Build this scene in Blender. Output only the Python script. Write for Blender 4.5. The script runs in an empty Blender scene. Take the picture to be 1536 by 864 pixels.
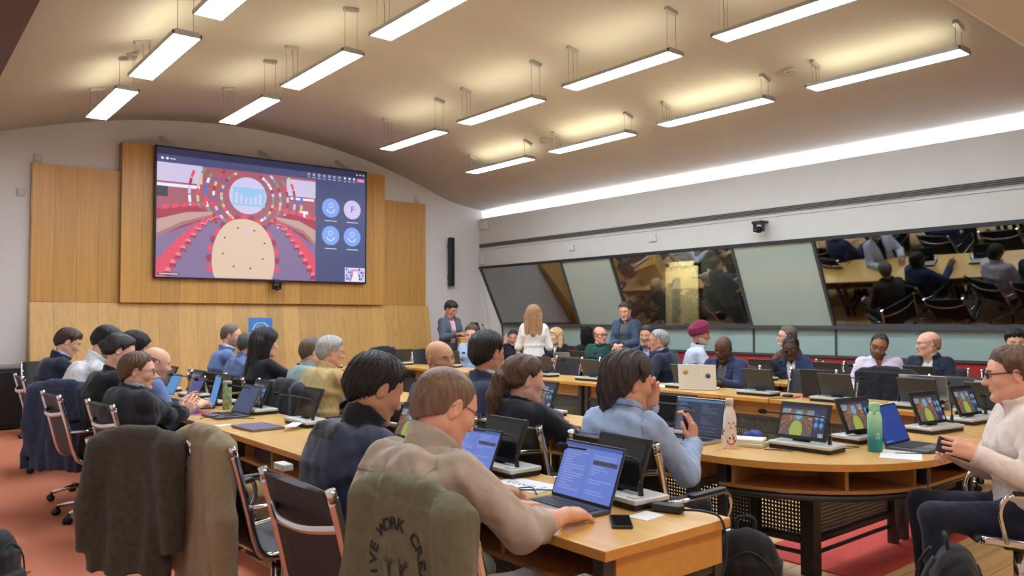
import bpy, bmesh, math, random
import numpy as np
from mathutils import Vector, Matrix
from mathutils.bvhtree import BVHTree
random.seed(7)
PI = math.pi
SC = bpy.context.scene
COL = SC.collection

# ------------------------------------------------------------------ materials
def lin(c):
    return tuple((x/255/12.92 if x/255 <= .04045 else ((x/255+.055)/1.055)**2.4) for x in c)
MATS = {}
def new_mat(name):
    m = bpy.data.materials.new(name); m.use_nodes = True
    return m, m.node_tree.nodes, m.node_tree.links, m.node_tree.nodes['Principled BSDF']
def mat(name, col, rough=.5, metal=0, var=0, scale=30, bump=0, bscale=None, stretch=None, spec=.5, coat=0, sheen=0, trans=0):
    if name in MATS: return MATS[name]
    m, N, L, P = new_mat(name)
    c = lin(col)
    P.inputs['Base Color'].default_value = (*c, 1)
    P.inputs['Roughness'].default_value = rough
    P.inputs['Metallic'].default_value = metal
    P.inputs['Specular IOR Level'].default_value = spec
    if coat: P.inputs['Coat Weight'].default_value = coat; P.inputs['Coat Roughness'].default_value = .12
    if sheen: P.inputs['Sheen Weight'].default_value = sheen
    if trans: P.inputs['Transmission Weight'].default_value = trans
    if var or bump:
        tc = N.new('ShaderNodeTexCoord'); mp = N.new('ShaderNodeMapping')
        L.new(tc.outputs['Object'], mp.inputs[0])
        if stretch: mp.inputs['Scale'].default_value = stretch
    if var:
        n = N.new('ShaderNodeTexNoise'); n.inputs['Scale'].default_value = scale; n.inputs['Detail'].default_value = 4
        L.new(mp.outputs[0], n.inputs['Vector'])
        r = N.new('ShaderNodeValToRGB')
        r.color_ramp.elements[0].position = .3; r.color_ramp.elements[1].position = .7
        r.color_ramp.elements[0].color = (*[x*(1-var) for x in c], 1)
        r.color_ramp.elements[1].color = (*[min(1, x*(1+var)) for x in c], 1)
        L.new(n.outputs['Fac'], r.inputs[0]); L.new(r.outputs[0], P.inputs['Base Color'])
    if bump:
        n = N.new('ShaderNodeTexNoise'); n.inputs['Scale'].default_value = bscale or scale; n.inputs['Detail'].default_value = 3
        L.new(mp.outputs[0], n.inputs['Vector'])
        b = N.new('ShaderNodeBump'); b.inputs['Strength'].default_value = bump; b.inputs['Distance'].default_value = .01
        L.new(n.outputs['Fac'], b.inputs['Height']); L.new(b.outputs[0], P.inputs['Normal'])
    MATS[name] = m
    return m
def emit(name, col, s=1.0):
    if name in MATS: return MATS[name]
    m, N, L, P = new_mat(name)
    P.inputs['Base Color'].default_value = (.01, .01, .01, 1)
    P.inputs['Roughness'].default_value = .4
    P.inputs['Emission Color'].default_value = (*lin(col), 1)
    P.inputs['Emission Strength'].default_value = s
    MATS[name] = m
    return m
def wood(name, col, board=0, axis='X', grain='Z', rough=.35, var=.16, seam=.35, coat=0.0):
    """procedural veneer: stretched grain noise, optional boards with their own tone and thin seams"""
    if name in MATS: return MATS[name]
    m, N, L, P = new_mat(name)
    P.inputs['Roughness'].default_value = rough
    if coat: P.inputs['Coat Weight'].default_value = coat; P.inputs['Coat Roughness'].default_value = .2
    tc = N.new('ShaderNodeTexCoord'); mp = N.new('ShaderNodeMapping')
    sc = {'X': (.6, 14, 14), 'Y': (14, .6, 14), 'Z': (14, 14, .6)}[grain]
    mp.inputs['Scale'].default_value = sc
    L.new(tc.outputs['Object'], mp.inputs[0])
    n = N.new('ShaderNodeTexNoise'); n.inputs['Scale'].default_value = 1.6; n.inputs['Detail'].default_value = 6; n.inputs['Distortion'].default_value = .6
    L.new(mp.outputs[0], n.inputs['Vector'])
    r = N.new('ShaderNodeValToRGB'); c = lin(col)
    r.color_ramp.elements[0].position = .25; r.color_ramp.elements[1].position = .75
    r.color_ramp.elements[0].color = (*[c[0]*(1-var), c[1]*(1-var*1.25), c[2]*(1-var*1.6)], 1)
    r.color_ramp.elements[1].color = (*[min(1, x*(1+var)) for x in c], 1)
    L.new(n.outputs['Fac'], r.inputs[0])
    out = r.outputs[0]
    if board:
        sp = N.new('ShaderNodeSeparateXYZ'); L.new(tc.outputs['Object'], sp.inputs[0])
        dv = N.new('ShaderNodeMath'); dv.operation = 'DIVIDE'; dv.inputs[1].default_value = board
        L.new(sp.outputs[axis], dv.inputs[0])
        fl = N.new('ShaderNodeMath'); fl.operation = 'FLOOR'; L.new(dv.outputs[0], fl.inputs[0])
        fr = N.new('ShaderNodeMath'); fr.operation = 'FRACT'; L.new(dv.outputs[0], fr.inputs[0])
        wn = N.new('ShaderNodeTexWhiteNoise'); wn.noise_dimensions = '1D'; L.new(fl.outputs[0], wn.inputs['W'])
        mr = N.new('ShaderNodeMapRange'); mr.inputs['To Min'].default_value = .86; mr.inputs['To Max'].default_value = 1.1
        L.new(wn.outputs['Value'], mr.inputs[0])
        lt = N.new('ShaderNodeMath'); lt.operation = 'GREATER_THAN'; lt.inputs[1].default_value = .012/board*.5
        L.new(fr.outputs[0], lt.inputs[0])
        ms = N.new('ShaderNodeMapRange'); ms.inputs['To Min'].default_value = seam; ms.inputs['To Max'].default_value = 1
        L.new(lt.outputs[0], ms.inputs[0])
        mu = N.new('ShaderNodeMath'); mu.operation = 'MULTIPLY'; L.new(mr.outputs[0], mu.inputs[0]); L.new(ms.outputs[0], mu.inputs[1])
        mx = N.new('ShaderNodeVectorMath'); mx.operation = 'SCALE'; L.new(out, mx.inputs[0]); L.new(mu.outputs[0], mx.inputs['Scale'])
        out = mx.outputs[0]
    L.new(out, P.inputs['Base Color'])
    MATS[name] = m
    return m
def perforated(name, col, pitch, r, axes=('Y', 'Z')):
    """sheet steel with a square grid of round holes that really let light through"""
    if name in MATS: return MATS[name]
    m, N, L, P = new_mat(name)
    P.inputs['Base Color'].default_value = (*lin(col), 1); P.inputs['Roughness'].default_value = .45; P.inputs['Metallic'].default_value = .4
    tc = N.new('ShaderNodeTexCoord'); sp = N.new('ShaderNodeSeparateXYZ'); L.new(tc.outputs['Object'], sp.inputs[0])
    sq = []
    for a in axes:
        d = N.new('ShaderNodeMath'); d.operation = 'DIVIDE'; d.inputs[1].default_value = pitch; L.new(sp.outputs[a], d.inputs[0])
        f = N.new('ShaderNodeMath'); f.operation = 'FRACT'; L.new(d.outputs[0], f.inputs[0])
        s = N.new('ShaderNodeMath'); s.operation = 'SUBTRACT'; s.inputs[1].default_value = .5; L.new(f.outputs[0], s.inputs[0])
        q = N.new('ShaderNodeMath'); q.operation = 'MULTIPLY'; L.new(s.outputs[0], q.inputs[0]); L.new(s.outputs[0], q.inputs[1]); sq.append(q)
    ad = N.new('ShaderNodeMath'); ad.operation = 'ADD'; L.new(sq[0].outputs[0], ad.inputs[0]); L.new(sq[1].outputs[0], ad.inputs[1])
    gt = N.new('ShaderNodeMath'); gt.operation = 'GREATER_THAN'; gt.inputs[1].default_value = r*r; L.new(ad.outputs[0], gt.inputs[0])
    L.new(gt.outputs[0], P.inputs['Alpha'])
    MATS[name] = m
    return m
def glass(name, tint, refl):
    if name in MATS: return MATS[name]
    m, N, L, P = new_mat(name); N.remove(P)
    t = N.new('ShaderNodeBsdfTransparent'); t.inputs[0].default_value = (*tint, 1)
    g = N.new('ShaderNodeBsdfGlossy'); g.inputs['Roughness'].default_value = .012; g.inputs[0].default_value = (.95, .97, .96, 1)
    mx = N.new('ShaderNodeMixShader'); mx.inputs[0].default_value = refl
    L.new(t.outputs[0], mx.inputs[1]); L.new(g.outputs[0], mx.inputs[2])
    L.new(mx.outputs[0], N['Material Output'].inputs[0])
    MATS[name] = m
    return m

# ------------------------------------------------------------------ mesh builder
class MB:
    def __init__(s): s.v = []; s.f = []; s.m = []; s.sm = []
    def add(s, vs, fs, m=0, smooth=False):
        o = len(s.v); s.v += [tuple(p) for p in vs]
        for f in fs:
            s.f.append(tuple(o+i for i in f)); s.m.append(m); s.sm.append(smooth)
    def box(s, c, d, R=None, m=0, bev=0):
        """box at centre c of size d; bev chamfers every edge"""
        x, y, z = d[0]/2, d[1]/2, d[2]/2
        if bev <= 0:
            vs = [Vector((a*x, b*y, e*z)) for a in (-1, 1) for b in (-1, 1) for e in (-1, 1)]
            fs = [(0, 1, 3, 2), (4, 6, 7, 5), (0, 4, 5, 1), (2, 3, 7, 6), (0, 2, 6, 4), (1, 5, 7, 3)]
            sm = False
        else:
            bm = bmesh.new(); bmesh.ops.create_cube(bm, size=1)
            for q in bm.verts: q.co = (q.co.x*d[0], q.co.y*d[1], q.co.z*d[2])
            bmesh.ops.bevel(bm, geom=bm.edges[:], offset=min(bev, min(d)*.49), segments=2, affect='EDGES', profile=.5)
            bm.verts.index_update()
            vs = [q.co.copy() for q in bm.verts]; fs = [[q.index for q in f.verts] for f in bm.faces]; bm.free(); sm = False
        c = Vector(c)
        vs = [c + (R @ p if R is not None else p) for p in vs]
        s.add(vs, fs, m, sm)
        return s
    def rings(s, rs, m=0, cap=True, smooth=True, closed=True):
        n = len(rs[0]); o = len(s.v)
        for r in rs: s.v += [tuple(p) for p in r]
        for i in range(len(rs)-1):
            for j in range(n if closed else n-1):
                k = (j+1) % n
                s.f.append((o+i*n+j, o+i*n+k, o+(i+1)*n+k, o+(i+1)*n+j)); s.m.append(m); s.sm.append(smooth)
        if cap and closed:
            s.f.append(tuple(o+j for j in reversed(range(n)))); s.m.append(m); s.sm.append(False)
            e = o+(len(rs)-1)*n
            s.f.append(tuple(e+j for j in range(n))); s.m.append(m); s.sm.append(False)
        return s
    def tube(s, pts, r, n=8, m=0, cap=True, loop=False, flat=1.0):
        pts = [Vector(p) for p in pts]; rs = []
        N = len(pts); up = None
        for i, p in enumerate(pts):
            a = pts[(i-1) % N] if (i > 0 or loop) else p
            b = pts[(i+1) % N] if (i < N-1 or loop) else p
            t = (b-a).normalized()
            if up is None:
                up = Vector((0, 0, 1)) if abs(t.z) < .9 else Vector((1, 0, 0))
            up = (up - t*up.dot(t))
            up = up.normalized() if up.length > 1e-6 else t.orthogonal().normalized()
            q = t.cross(up)
            rr = r[i] if isinstance(r, (list, tuple)) else r
            rs.append([p + up*(math.cos(2*PI*k/n)*rr*flat) + q*(math.sin(2*PI*k/n)*rr) for k in range(n)])
        if loop: rs.append(rs[0])
        s.rings(rs, m, cap and not loop)
        return s
    def lathe(s, prof, c=(0, 0, 0), n=20, m=0):
        c = Vector(c)
        s.rings([[c + Vector((math.cos(2*PI*k/n)*r, math.sin(2*PI*k/n)*r, z)) for k in range(n)] for r, z in prof], m)
        return s
    def prism(s, poly, z0, z1, m=0, side=None):
        n = len(poly); o = len(s.v)
        s.v += [(p[0], p[1], z0) for p in poly] + [(p[0], p[1], z1) for p in poly]
        s.f.append(tuple(o+i for i in reversed(range(n)))); s.m.append(m); s.sm.append(False)
        s.f.append(tuple(o+n+i for i in range(n))); s.m.append(m); s.sm.append(False)
        for i in range(n):
            j = (i+1) % n
            s.f.append((o+i, o+j, o+n+j, o+n+i)); s.m.append(m if side is None else side); s.sm.append(False)
        return s
    def xf(s, M, start=0):
        for i in range(start, len(s.v)): s.v[i] = tuple(M @ Vector(s.v[i]))
        return s
    def mesh(s, name, mats):
        me = bpy.data.meshes.new(name)
        me.from_pydata(s.v, [], s.f)
        for x in (mats if isinstance(mats, (list, tuple)) else [mats]): me.materials.append(x)
        me.polygons.foreach_set('material_index', s.m); me.polygons.foreach_set('use_smooth', s.sm)
        me.validate(); me.update()
        return me
    def build(s, name, mats, parent=None, loc=None):
        return link(name, s.mesh(name, mats), parent, loc)
def link(name, data, parent=None, loc=None):
    o = bpy.data.objects.new(name, data); COL.objects.link(o)
    if parent is not None: o.parent = parent
    if loc is not None: o.location = loc
    return o
def tag(o, label, cat, group=None, kind=None):
    o['label'] = label; o['category'] = cat
    if group: o['group'] = group
    if kind: o['kind'] = kind
    return o
def thing(name, label, cat, loc=(0, 0, 0), rz=0, group=None):
    o = link(name, None); o.empty_display_size = .1
    o.location = loc; o.rotation_euler = (0, 0, rz)
    return tag(o, label, cat, group)
def struct(o):
    o['kind'] = 'structure'; return o
KIDS = {}
def dup(root, loc, rz, label=None, group=None, drop=()):
    """copy a thing with copies of its parts and their sub-parts"""
    def rec(o, par):
        c = o.copy(); COL.objects.link(c)
        if par is not None: c.parent = par
        for k in o.children:
            if k.name.split('.')[0] not in drop: rec(k, c)
        return c
    r = rec(root, None)
    r.location = loc; r.rotation_euler = (0, 0, rz)
    if label: r['label'] = label
    if group: r['group'] = group
    return r
def Rz(a): return Matrix.Rotation(a, 3, 'Z')
def Rx(a): return Matrix.Rotation(a, 3, 'X')
def Ry(a): return Matrix.Rotation(a, 3, 'Y')
def spline(pts, k=6):
    """catmull-rom through pts"""
    P = [Vector(p) for p in pts]; out = []
    for i in range(len(P)-1):
        a = P[max(i-1, 0)]; b = P[i]; c = P[i+1]; d = P[min(i+2, len(P)-1)]
        for j in range(k):
            t = j/k
            out.append(.5*((2*b) + (c-a)*t + (2*a-5*b+4*c-d)*t*t + (3*b-a-3*c+d)*t**3))
    out.append(P[-1])
    return out
def fillet(pts, r, k=4):
    """polyline with rounded corners"""
    P = [Vector(p) for p in pts]; out = [P[0]]
    for i in range(1, len(P)-1):
        a = (P[i-1]-P[i]); b = (P[i+1]-P[i])
        q = min(r, a.length*.48, b.length*.48)
        p0 = P[i]+a.normalized()*q; p1 = P[i]+b.normalized()*q
        for j in range(k+1):
            t = j/k; out.append((1-t)**2*p0+2*t*(1-t)*P[i]+t*t*p1)
    out.append(P[-1])
    return out
# ------------------------------------------------------------------ camera
H = 1.48
cam = bpy.data.cameras.new('camera'); cam.sensor_width = 36; cam.lens = 36*1170/1536; cam.clip_start = .05
co = bpy.data.objects.new('camera', cam); COL.objects.link(co)
cr, cu, cf = Vector((.7739, -.6333, -.0029)), Vector((-.0221, -.0316, .9993)), Vector((.6330, .7733, .0385))
cf.normalize(); cr = (cr-cf*cr.dot(cf)).normalized(); cu = cr.cross(cf)
co.matrix_world = Matrix(((cr.x, cu.x, -cf.x, 0), (cr.y, cu.y, -cf.y, 0), (cr.z, cu.z, -cf.z, H), (0, 0, 0, 1)))
SC.camera = co
SC.view_settings.view_transform = 'Standard'; SC.view_settings.look = 'None'
SC.view_settings.exposure = 0; SC.view_settings.gamma = 1; SC.view_settings.use_curve_mapping = False
w = bpy.data.worlds.new('world'); SC.world = w; w.use_nodes = True
w.node_tree.nodes['Background'].inputs[0].default_value = (.5, .5, .55, 1)
w.node_tree.nodes['Background'].inputs[1].default_value = .05

# ------------------------------------------------------------------ room shell
BULK = mat('bulkhead_paint', (202, 200, 192), .9, var=.02, scale=3)
WHITE = mat('white_plaster', (224, 219, 214), .9, var=.02, scale=3, bump=.04, bscale=160)
CEIL = mat('ceiling_plaster', (210, 205, 195), .95, var=.015, scale=2)
CARPET = mat('orange_carpet', (214, 132, 102), 1, var=.22, scale=240, bump=.5, bscale=380, spec=.1)
REDC = mat('red_carpet', (212, 92, 84), 1, var=.24, scale=240, bump=.5, bscale=380, spec=.1)
FWOOD = wood('wood_floor', (214, 176, 120), .16, 'Y', 'X', .4)
PANEL = wood('oak_panelling', (203, 152, 78), .293, 'X', 'Z', .38, var=.13, seam=.45)
STEEL = mat('grey_steel', (92, 98, 100), .4, .6)
DARK = mat('dark_metal', (40, 39, 41), .45, .3)
BLACK = mat('black_plastic', (18, 18, 20), .4)
CHROME = mat('chrome', (214, 214, 216), .12, 1)
ALU = mat('aluminium', (196, 198, 200), .3, .9)
TOP = wood('beech_top', (224, 178, 104), 0, 'X', 'Y', .27, var=.08, coat=.25)
EDGE = wood('beech_edge', (206, 146, 66), 0, 'X', 'Y', .35, var=.08)
WREND, XR, XL, YN = 13.3, 10.0, -.3, -2.6
def ceil_z(x):
    z = 4.79-(x-4.9)**2/20.8
    if x > 9.0:
        t = min(1, (x-9.0)/1.4); z0 = 4.79-(4.1)**2/20.8
        z = z0 - .394*1.4*(t-.5*t*t)*.75
    return z
def slab(name, c, d, m):
    return struct(MB().box(c, d).build(name, m))
slab('floor', (5.4, 5.4, -.05), (13.6, 16.4, .1), CARPET)
slab('floor_wood', (5.4, 5.9, .002), (7.1, 12.2, .008), FWOOD)
struct(MB().box((5.4, 2.52, .009), (2.2, .74, .012)).build('floor_carpet', REDC))
# barrel ceiling, one curved sheet with thickness
b = MB(); xs = [XL+i*(10.45-XL)/60 for i in range(61)]
for y0, y1 in ((2.15, WREND+.1),):
    b.rings([[(x, y0, ceil_z(x)), (x, y1, ceil_z(x)), (x, y1, ceil_z(x)+.08), (x, y0, ceil_z(x)+.08)] for x in xs], smooth=False)
for i, f in enumerate(b.f):
    b.sm[i] = len(f) == 4
struct(b.build('ceiling', CEIL))
# lower flat ceiling over the entrance side
b = MB(); b.box((5.1, -.25, 4.25), (10.9, 4.8, 1.3), bev=.03)
struct(b.build('ceiling_soffit', CEIL))
# end wall follows the barrel
b = MB(); poly = [(XL, 0)] + [(x, ceil_z(x)+.02) for x in xs] + [(12.8, ceil_z(10.45)), (12.8, 0)]
o0 = len(poly)
b.v = [(x, WREND, z) for x, z in poly] + [(x, WREND+.12, z) for x, z in poly]
b.f = [tuple(range(o0)), tuple(reversed(range(o0, 2*o0)))] + [(i, o0+i, o0+(i+1) % o0, (i+1) % o0) for i in range(o0)]
b.m = [0]*len(b.f); b.sm = [False]*len(b.f)
struct(b.build('wall_end', WHITE))
slab('wall_left', (XL-.05, 5.4, 2.4), (.1, 16.2, 4.8), WHITE)
slab('wall_near', (6, YN, 2.4), (13.2, .1, 4.8), WHITE)
DSOF = wood('dark_stained_wood', (84, 54, 48), 0, 'X', 'Y', .5, var=.1)
slab('wall_soffit', (.27, 6.6, 3.98), (1.16, 11.6, .56), DSOF)
# right wall: bulkhead, cove trough, sill, glazed booths
b = MB(); b.box((10.06, 5.4, 3.08), (.12, 15.8, 1.04))
b.box((10.28, 5.4, 3.32), (.34, 15.8, .06)); b.box((10.5, 5.4, 3.6), (.1, 15.8, .62))
struct(b.build('wall_right', BULK))
b = MB(); b.box((10.2, 7.3, 3.38), (.1, 11.6, .05))
cv = b.build('cove_light', emit('cove_emission', (214, 226, 255), 46)); tag(cv, 'cool white light strip hidden in the cove above the right bulkhead', 'light')
# linear vent in the bulkhead
v = thing('linear_vent', 'long thin slotted air grille along the white bulkhead above the windows', 'vent', (9.995, 8.1, 3.015))
b = MB(); b.box((0, 0, 0), (.012, 10.4, .085)); b.build('backing', mat('vent_dark', (60, 58, 56), .8), v)
b = MB()
for z in (-.042, .042): b.box((-.004, 0, z), (.016, 10.42, .007))
b.build('vent_frame', mat('vent_grey', (176, 172, 166), .5), v)
b = MB()
for z in (-.022, .0, .022): b.box((-.004, 0, z), (.014, 10.4, .006))
b.build('slats', mat('vent_slat', (120, 117, 112), .5), v)
struct(MB().box((9.997, 8.1, 2.925), (.006, 10.4, .006)).build('trim_1', mat('joint_grey', (120, 116, 112), .8)))

GX0, GZ0, GX1, GZ1 = 10.0, 2.56, 10.42, 1.36   # top and foot of the leaning glazing
CLEAR = glass('booth_glass', (.66, .70, .67), .27)
FROST = mat('frosted_panel', (172, 186, 172), .16, spec=.6, coat=.3)
AQUA = mat('aqua_glass_panel', (156, 182, 174), .2, spec=.5, coat=.3)
MULL = mat('window_frame_grey', (78, 80, 82), .45, .3)
cuts = [13.3, 10.76, 9.49, 6.98, 5.67, 2.9, 1.5]
foot = [13.09, 10.68, 9.40, 6.92, 5.60, 2.83, 1.43]
nrm = Vector((-(GZ0-GZ1), 0, -(GX1-GX0))).normalized()
def leaning(y1t, y0t, y1b, y0b, th, off, name, m, par, base):
    q = [Vector((GX0, y1t, GZ0)), Vector((GX0, y0t, GZ0)), Vector((GX1, y0b, GZ1)), Vector((GX1, y1b, GZ1))]
    b = MB(); f = [p+nrm*(off+th/2)-base for p in q]; k = [p+nrm*(off-th/2)-base for p in q]
    b.add(f+k, [(0, 1, 2, 3), (7, 6, 5, 4), (0, 4, 5, 1), (1, 5, 6, 2), (2, 6, 7, 3), (3, 7, 4, 0)])
    return b.build(name, m, par)
for i in range(len(cuts)-1):
    y1, y0, z1, z0 = cuts[i], cuts[i+1], foot[i], foot[i+1]
    base = Vector(((GX0+GX1)/2, (y0+y1)/2, (GZ0+GZ1)/2))
    w = struct(link('window_%d' % (i+1), None)); w.location = base
    leaning(y1, y0, z1, z0, .016, 0, 'pane', CLEAR if i % 2 == 0 else FROST, w, base)
    leaning(y0+.02, y0-.02, z0+.02, z0-.02, .05, .004, 'mullion', MULL, w, base)
    if i == 0: leaning(y1+.0, y1-.035, z1+.0, z1-.035, .05, .004, 'mullion', MULL, w, base)
b = MB(); b.add([(10.0, 13.31, 2.58), (10.0, 13.3, 2.56), (10.42, 13.09, 1.36), (10.45, 13.07, 0), (10.45, 13.31, 0)], [(0, 1, 2, 3, 4)])
struct(b.build('wall_corner', WHITE))
struct(MB().box((10.0, 5.9, 2.55), (.06, 14.8, .05)).build('trim_2', DARK))
struct(MB().box((10.45, 5.68, 1.335), (.16, 14.7, .05)).build('trim_3', MULL))
for i in range(len(cuts)-1):
    y1, y0 = foot[i], foot[i+1]
    MB().box((10.47, (y0+y1)/2, 1.13), (.03, y1-y0-.03, .38)).build('wall_panel', AQUA)['kind'] = 'structure'
    MB().box((10.455, y0, 1.13), (.03, .03, .38)).build('trim_4', MULL)['kind'] = 'structure'
struct(MB().box((10.46, 5.68, .925), (.06, 14.7, .035)).build('trim_5', MULL))
struct(MB().box((10.49, 5.68, .45), (.06, 14.7, .92)).build('wall_dado', mat('red_dado', (170, 44, 48), .85, bump=.3, bscale=200)))
# booths behind the glass
BD = mat('booth_dark', (74, 72, 70), .9); BR = mat('booth_brown', (92, 62, 50), .8)
slab('wall_booth', (12.75, 5.9, 2.0), (.1, 14.8, 3.4), BD)
slab('floor_booth', (11.75, 5.9, .28), (2.1, 14.8, .06), BD)
slab('ceiling_booth', (11.6, 5.9, 3.05), (2.4, 14.8, .06), BD)
for y in (10.85, 5.67, 1.5): slab('partition_booth', (11.75, y, 1.7), (1.9, .06, 2.7), BR)
for k, (y0, y1) in enumerate(((10.95, 13.2), (5.75, 10.75), (1.6, 5.6))):
    lab = ('far', 'middle', 'near')[k]
    d = thing('booth_desk', 'dark interpreter desk behind the glass of the %s booth' % lab, 'desk', (11.0, (y0+y1)/2, .3), 0, 'booth desks')
    MB().box((0, 0, .84), (.5, y1-y0-.1, .04), bev=.008).build('desk_top', BR, d)
    b = MB()
    for s in (-1, 1): b.box((0, s*((y1-y0)/2-.15), .41), (.44, .05, .82))
    b.build('side_panel', BR, d)
dr = struct(link('door_1', None)); dr.location = (12.68, 9.9, .3)
CREAM = mat('cream_paint', (236, 214, 170), .6)
b = MB(); b.box((0, -.36, 1.15), (.06, .1, 2.3)); b.box((0, .36, 1.15), (.06, .1, 2.3)); b.box((0, 0, 2.26), (.06, .82, .1)); b.build('door_frame', CREAM, dr)
MB().box((.0, 0, 1.1), (.04, .62, 2.2)).build('door_leaf', CREAM, dr)
MB().box((-.025, .14, 1.35), (.012, .2, 1.3)).build('door_glass', mat('door_pane', (176, 168, 150), .3), dr)
b = MB(); b.tube([(-.03, -.2, 1.05), (-.075, -.2, 1.05), (-.075, -.07, 1.05)], .011); b.box((-.025, -.2, .95), (.012, .03, .06)); b.build('door_handle', DARK, dr)
dr.location = (12.66, 10.02, .3)
bl = bpy.data.lights.new('booth_fill_light', 'AREA'); bl.size = .5; bl.energy = 50; bl.color = (1, .9, .72)  # area light without a fixture, added to brighten the cream door
bo = link('booth_fill_light', bl); bo.location = (12.0, 9.9, 2.95); bo.rotation_euler = (0, -.5, 0)
# ------------------------------------------------------------------ wood panelling on the end wall
for nm, x0, x1, z0, z1, t in (('wall_panelling_left', 1.75, 2.93, 1.74, 3.78, .09), ('wall_panelling_middle', 2.93, 7.57, 1.74, 4.23, .2), ('wall_panelling_right', 7.57, 8.57, 1.74, 3.78, .09)):
    MB().box(((x0+x1)/2, WREND-t/2, (z0+z1)/2), (x1-x0, t, z1-z0)).build(nm, PANEL)['kind'] = 'structure'
b = MB()
pr = [(13.29, 1.735), (13.2, 1.735), (12.9, 0), (13.29, 0)]
b.rings([[(1.75, y, z) for y, z in pr], [(8.63, y, z) for y, z in pr]], smooth=False)
struct(b.build('wall_panelling_lower', wood('oak_dado', (214, 168, 96), .293, 'X', 'Z', .38, var=.11, seam=.62)))
# ------------------------------------------------------------------ small fixtures on walls and ceiling
BOXW = mat('box_white', (206, 203, 198), .6)
def wall_box(label, c, d):
    o = MB().box((0, 0, 0), d, bev=.006)
    o.box((0, -d[1]*.52 if d[1] < d[0] else 0, 0), (d[0]*.6 if d[0] > .05 else d[0]*1.1, d[1]*1.05 if d[0] > .05 else d[1]*.6, d[2]*.6), bev=.003)
    o = o.build('wall_plate', BOXW); o.location = c
    tag(o, label, 'wall plate', 'white wall plates')
wall_box('white square plate above the left wood panel on the end wall', (1.83, 13.285, 3.86), (.11, .03, .13))
wall_box('white square plate left of the wood panelling on the end wall', (1.63, 13.285, 3.33), (.11, .03, .11))
wall_box('white square plate above the right wood panel on the end wall', (8.41, 13.285, 3.86), (.1, .03, .12))
wall_box('white square plate on the bulkhead above the far clear window', (9.985, 10.46, 2.78), (.03, .15, .11))
wall_box('white square plate on the bulkhead above the second clear window', (9.985, 8.51, 2.8), (.03, .15, .12))
wall_box('white box at the top of the bulkhead in the far corner', (9.97, 13.1, 3.44), (.06, .26, .14))
wall_box('white box at the foot of the bulkhead in the far corner', (9.97, 13.2, 2.72), (.06, .12, .2))
def smoke(label, x, y):
    z = ceil_z(x)
    r = thing('smoke_detector', label, 'smoke detector', (x, y, z-.075))
    MB().lathe([(.03, .09), (.06, .08), (.062, .05), (.055, .045)], n=20).build('base', BOXW, r)
    MB().lathe([(.05, .05), (.052, .03), (.035, .008), (.0, .0)], n=20).build('sensor_head', mat('detector_grey', (190, 186, 178), .5), r)
smoke('small round smoke detector on the ceiling between the two nearest right lamps', 8.06, 4.81)
smoke('small round smoke detector on the ceiling beside the far right lamp', 8.11, 9.12)
smoke('small round smoke detector on the ceiling above the far left lamp', 2.16, 9.3)
# line array loudspeaker
r = thing('column_loudspeaker', 'tall slim black column loudspeaker on the white end wall', 'loudspeaker', (9.19, 13.3, 2.14))
MB().box((0, -.1, .5), (.11, .1, 1.0), bev=.012).build('cabinet', BLACK, r)
MB().box((0, -.153, .5), (.085, .01, .95), bev=.004).build('grille', mat('speaker_cloth', (32, 32, 36), .9, bump=.4, bscale=500), r)
b = MB()
for z in (.18, .82): b.box((0, -.03, z), (.05, .06, .08))
b.build('bracket', DARK, r)
def ptz(name, label, loc, rz, hang):
    r = thing(name, label, 'camera', loc, rz)
    s = -1 if hang else 1
    MB().box((0, 0, s*.02), (.15, .15, .045), bev=.012).build('base', BLACK, r)
    b = MB()
    for x in (-.066, .066): b.box((x, 0, s*.09), (.022, .07, .12), bev=.008)
    b.build('yoke', BLACK, r)
    b = MB(); b.lathe([(.0, -.055), (.04, -.05), (.05, 0), (.045, .05), (.0, .06)], n=16); b.xf(Matrix.Translation((0, 0, s*.12)) @ Rx(PI/2).to_4x4()); b.build('camera_head', mat('camera_black', (26, 26, 30), .25), r)
    b = MB(); b.lathe([(.028, 0), (.03, .018), (.022, .02), (.018, .012), (0, .012)], n=16); b.xf(Matrix.Translation((0, -.05, s*.12)) @ Rx(PI/2).to_4x4()); b.build('lens', mat('lens_glass', (20, 24, 40), .05), r)
    return r
r = ptz('ceiling_camera', 'black swivel camera hanging on the bulkhead above the windows', (9.83, 6.4, 2.86), -PI/2, True)
MB().box((0, .09, 0), (.1, .18, .03), bev=.005).build('bracket', BLACK, r)
r = ptz('screen_camera', 'black swivel camera hanging below the big wall screen', (5.36, 12.93, 2.13), 0, True)
MB().box((0, .09, .01), (.1, .2, .03), bev=.005).build('bracket', BLACK, r)
# three small rods above the screen
for k, x in enumerate((3.62, 5.25, 6.72)):
    b = MB(); b.tube([(x-.08, 13.3, 4.42), (x+.05, 13.06, 4.27)], .03, 10)
    tag(b.build('screen_bracket', BOXW), ('white stub bracket above the screen at its left end', 'white stub bracket above the middle of the screen', 'white stub bracket above the screen at its right end')[k], 'bracket', 'brackets above the screen')
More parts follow.
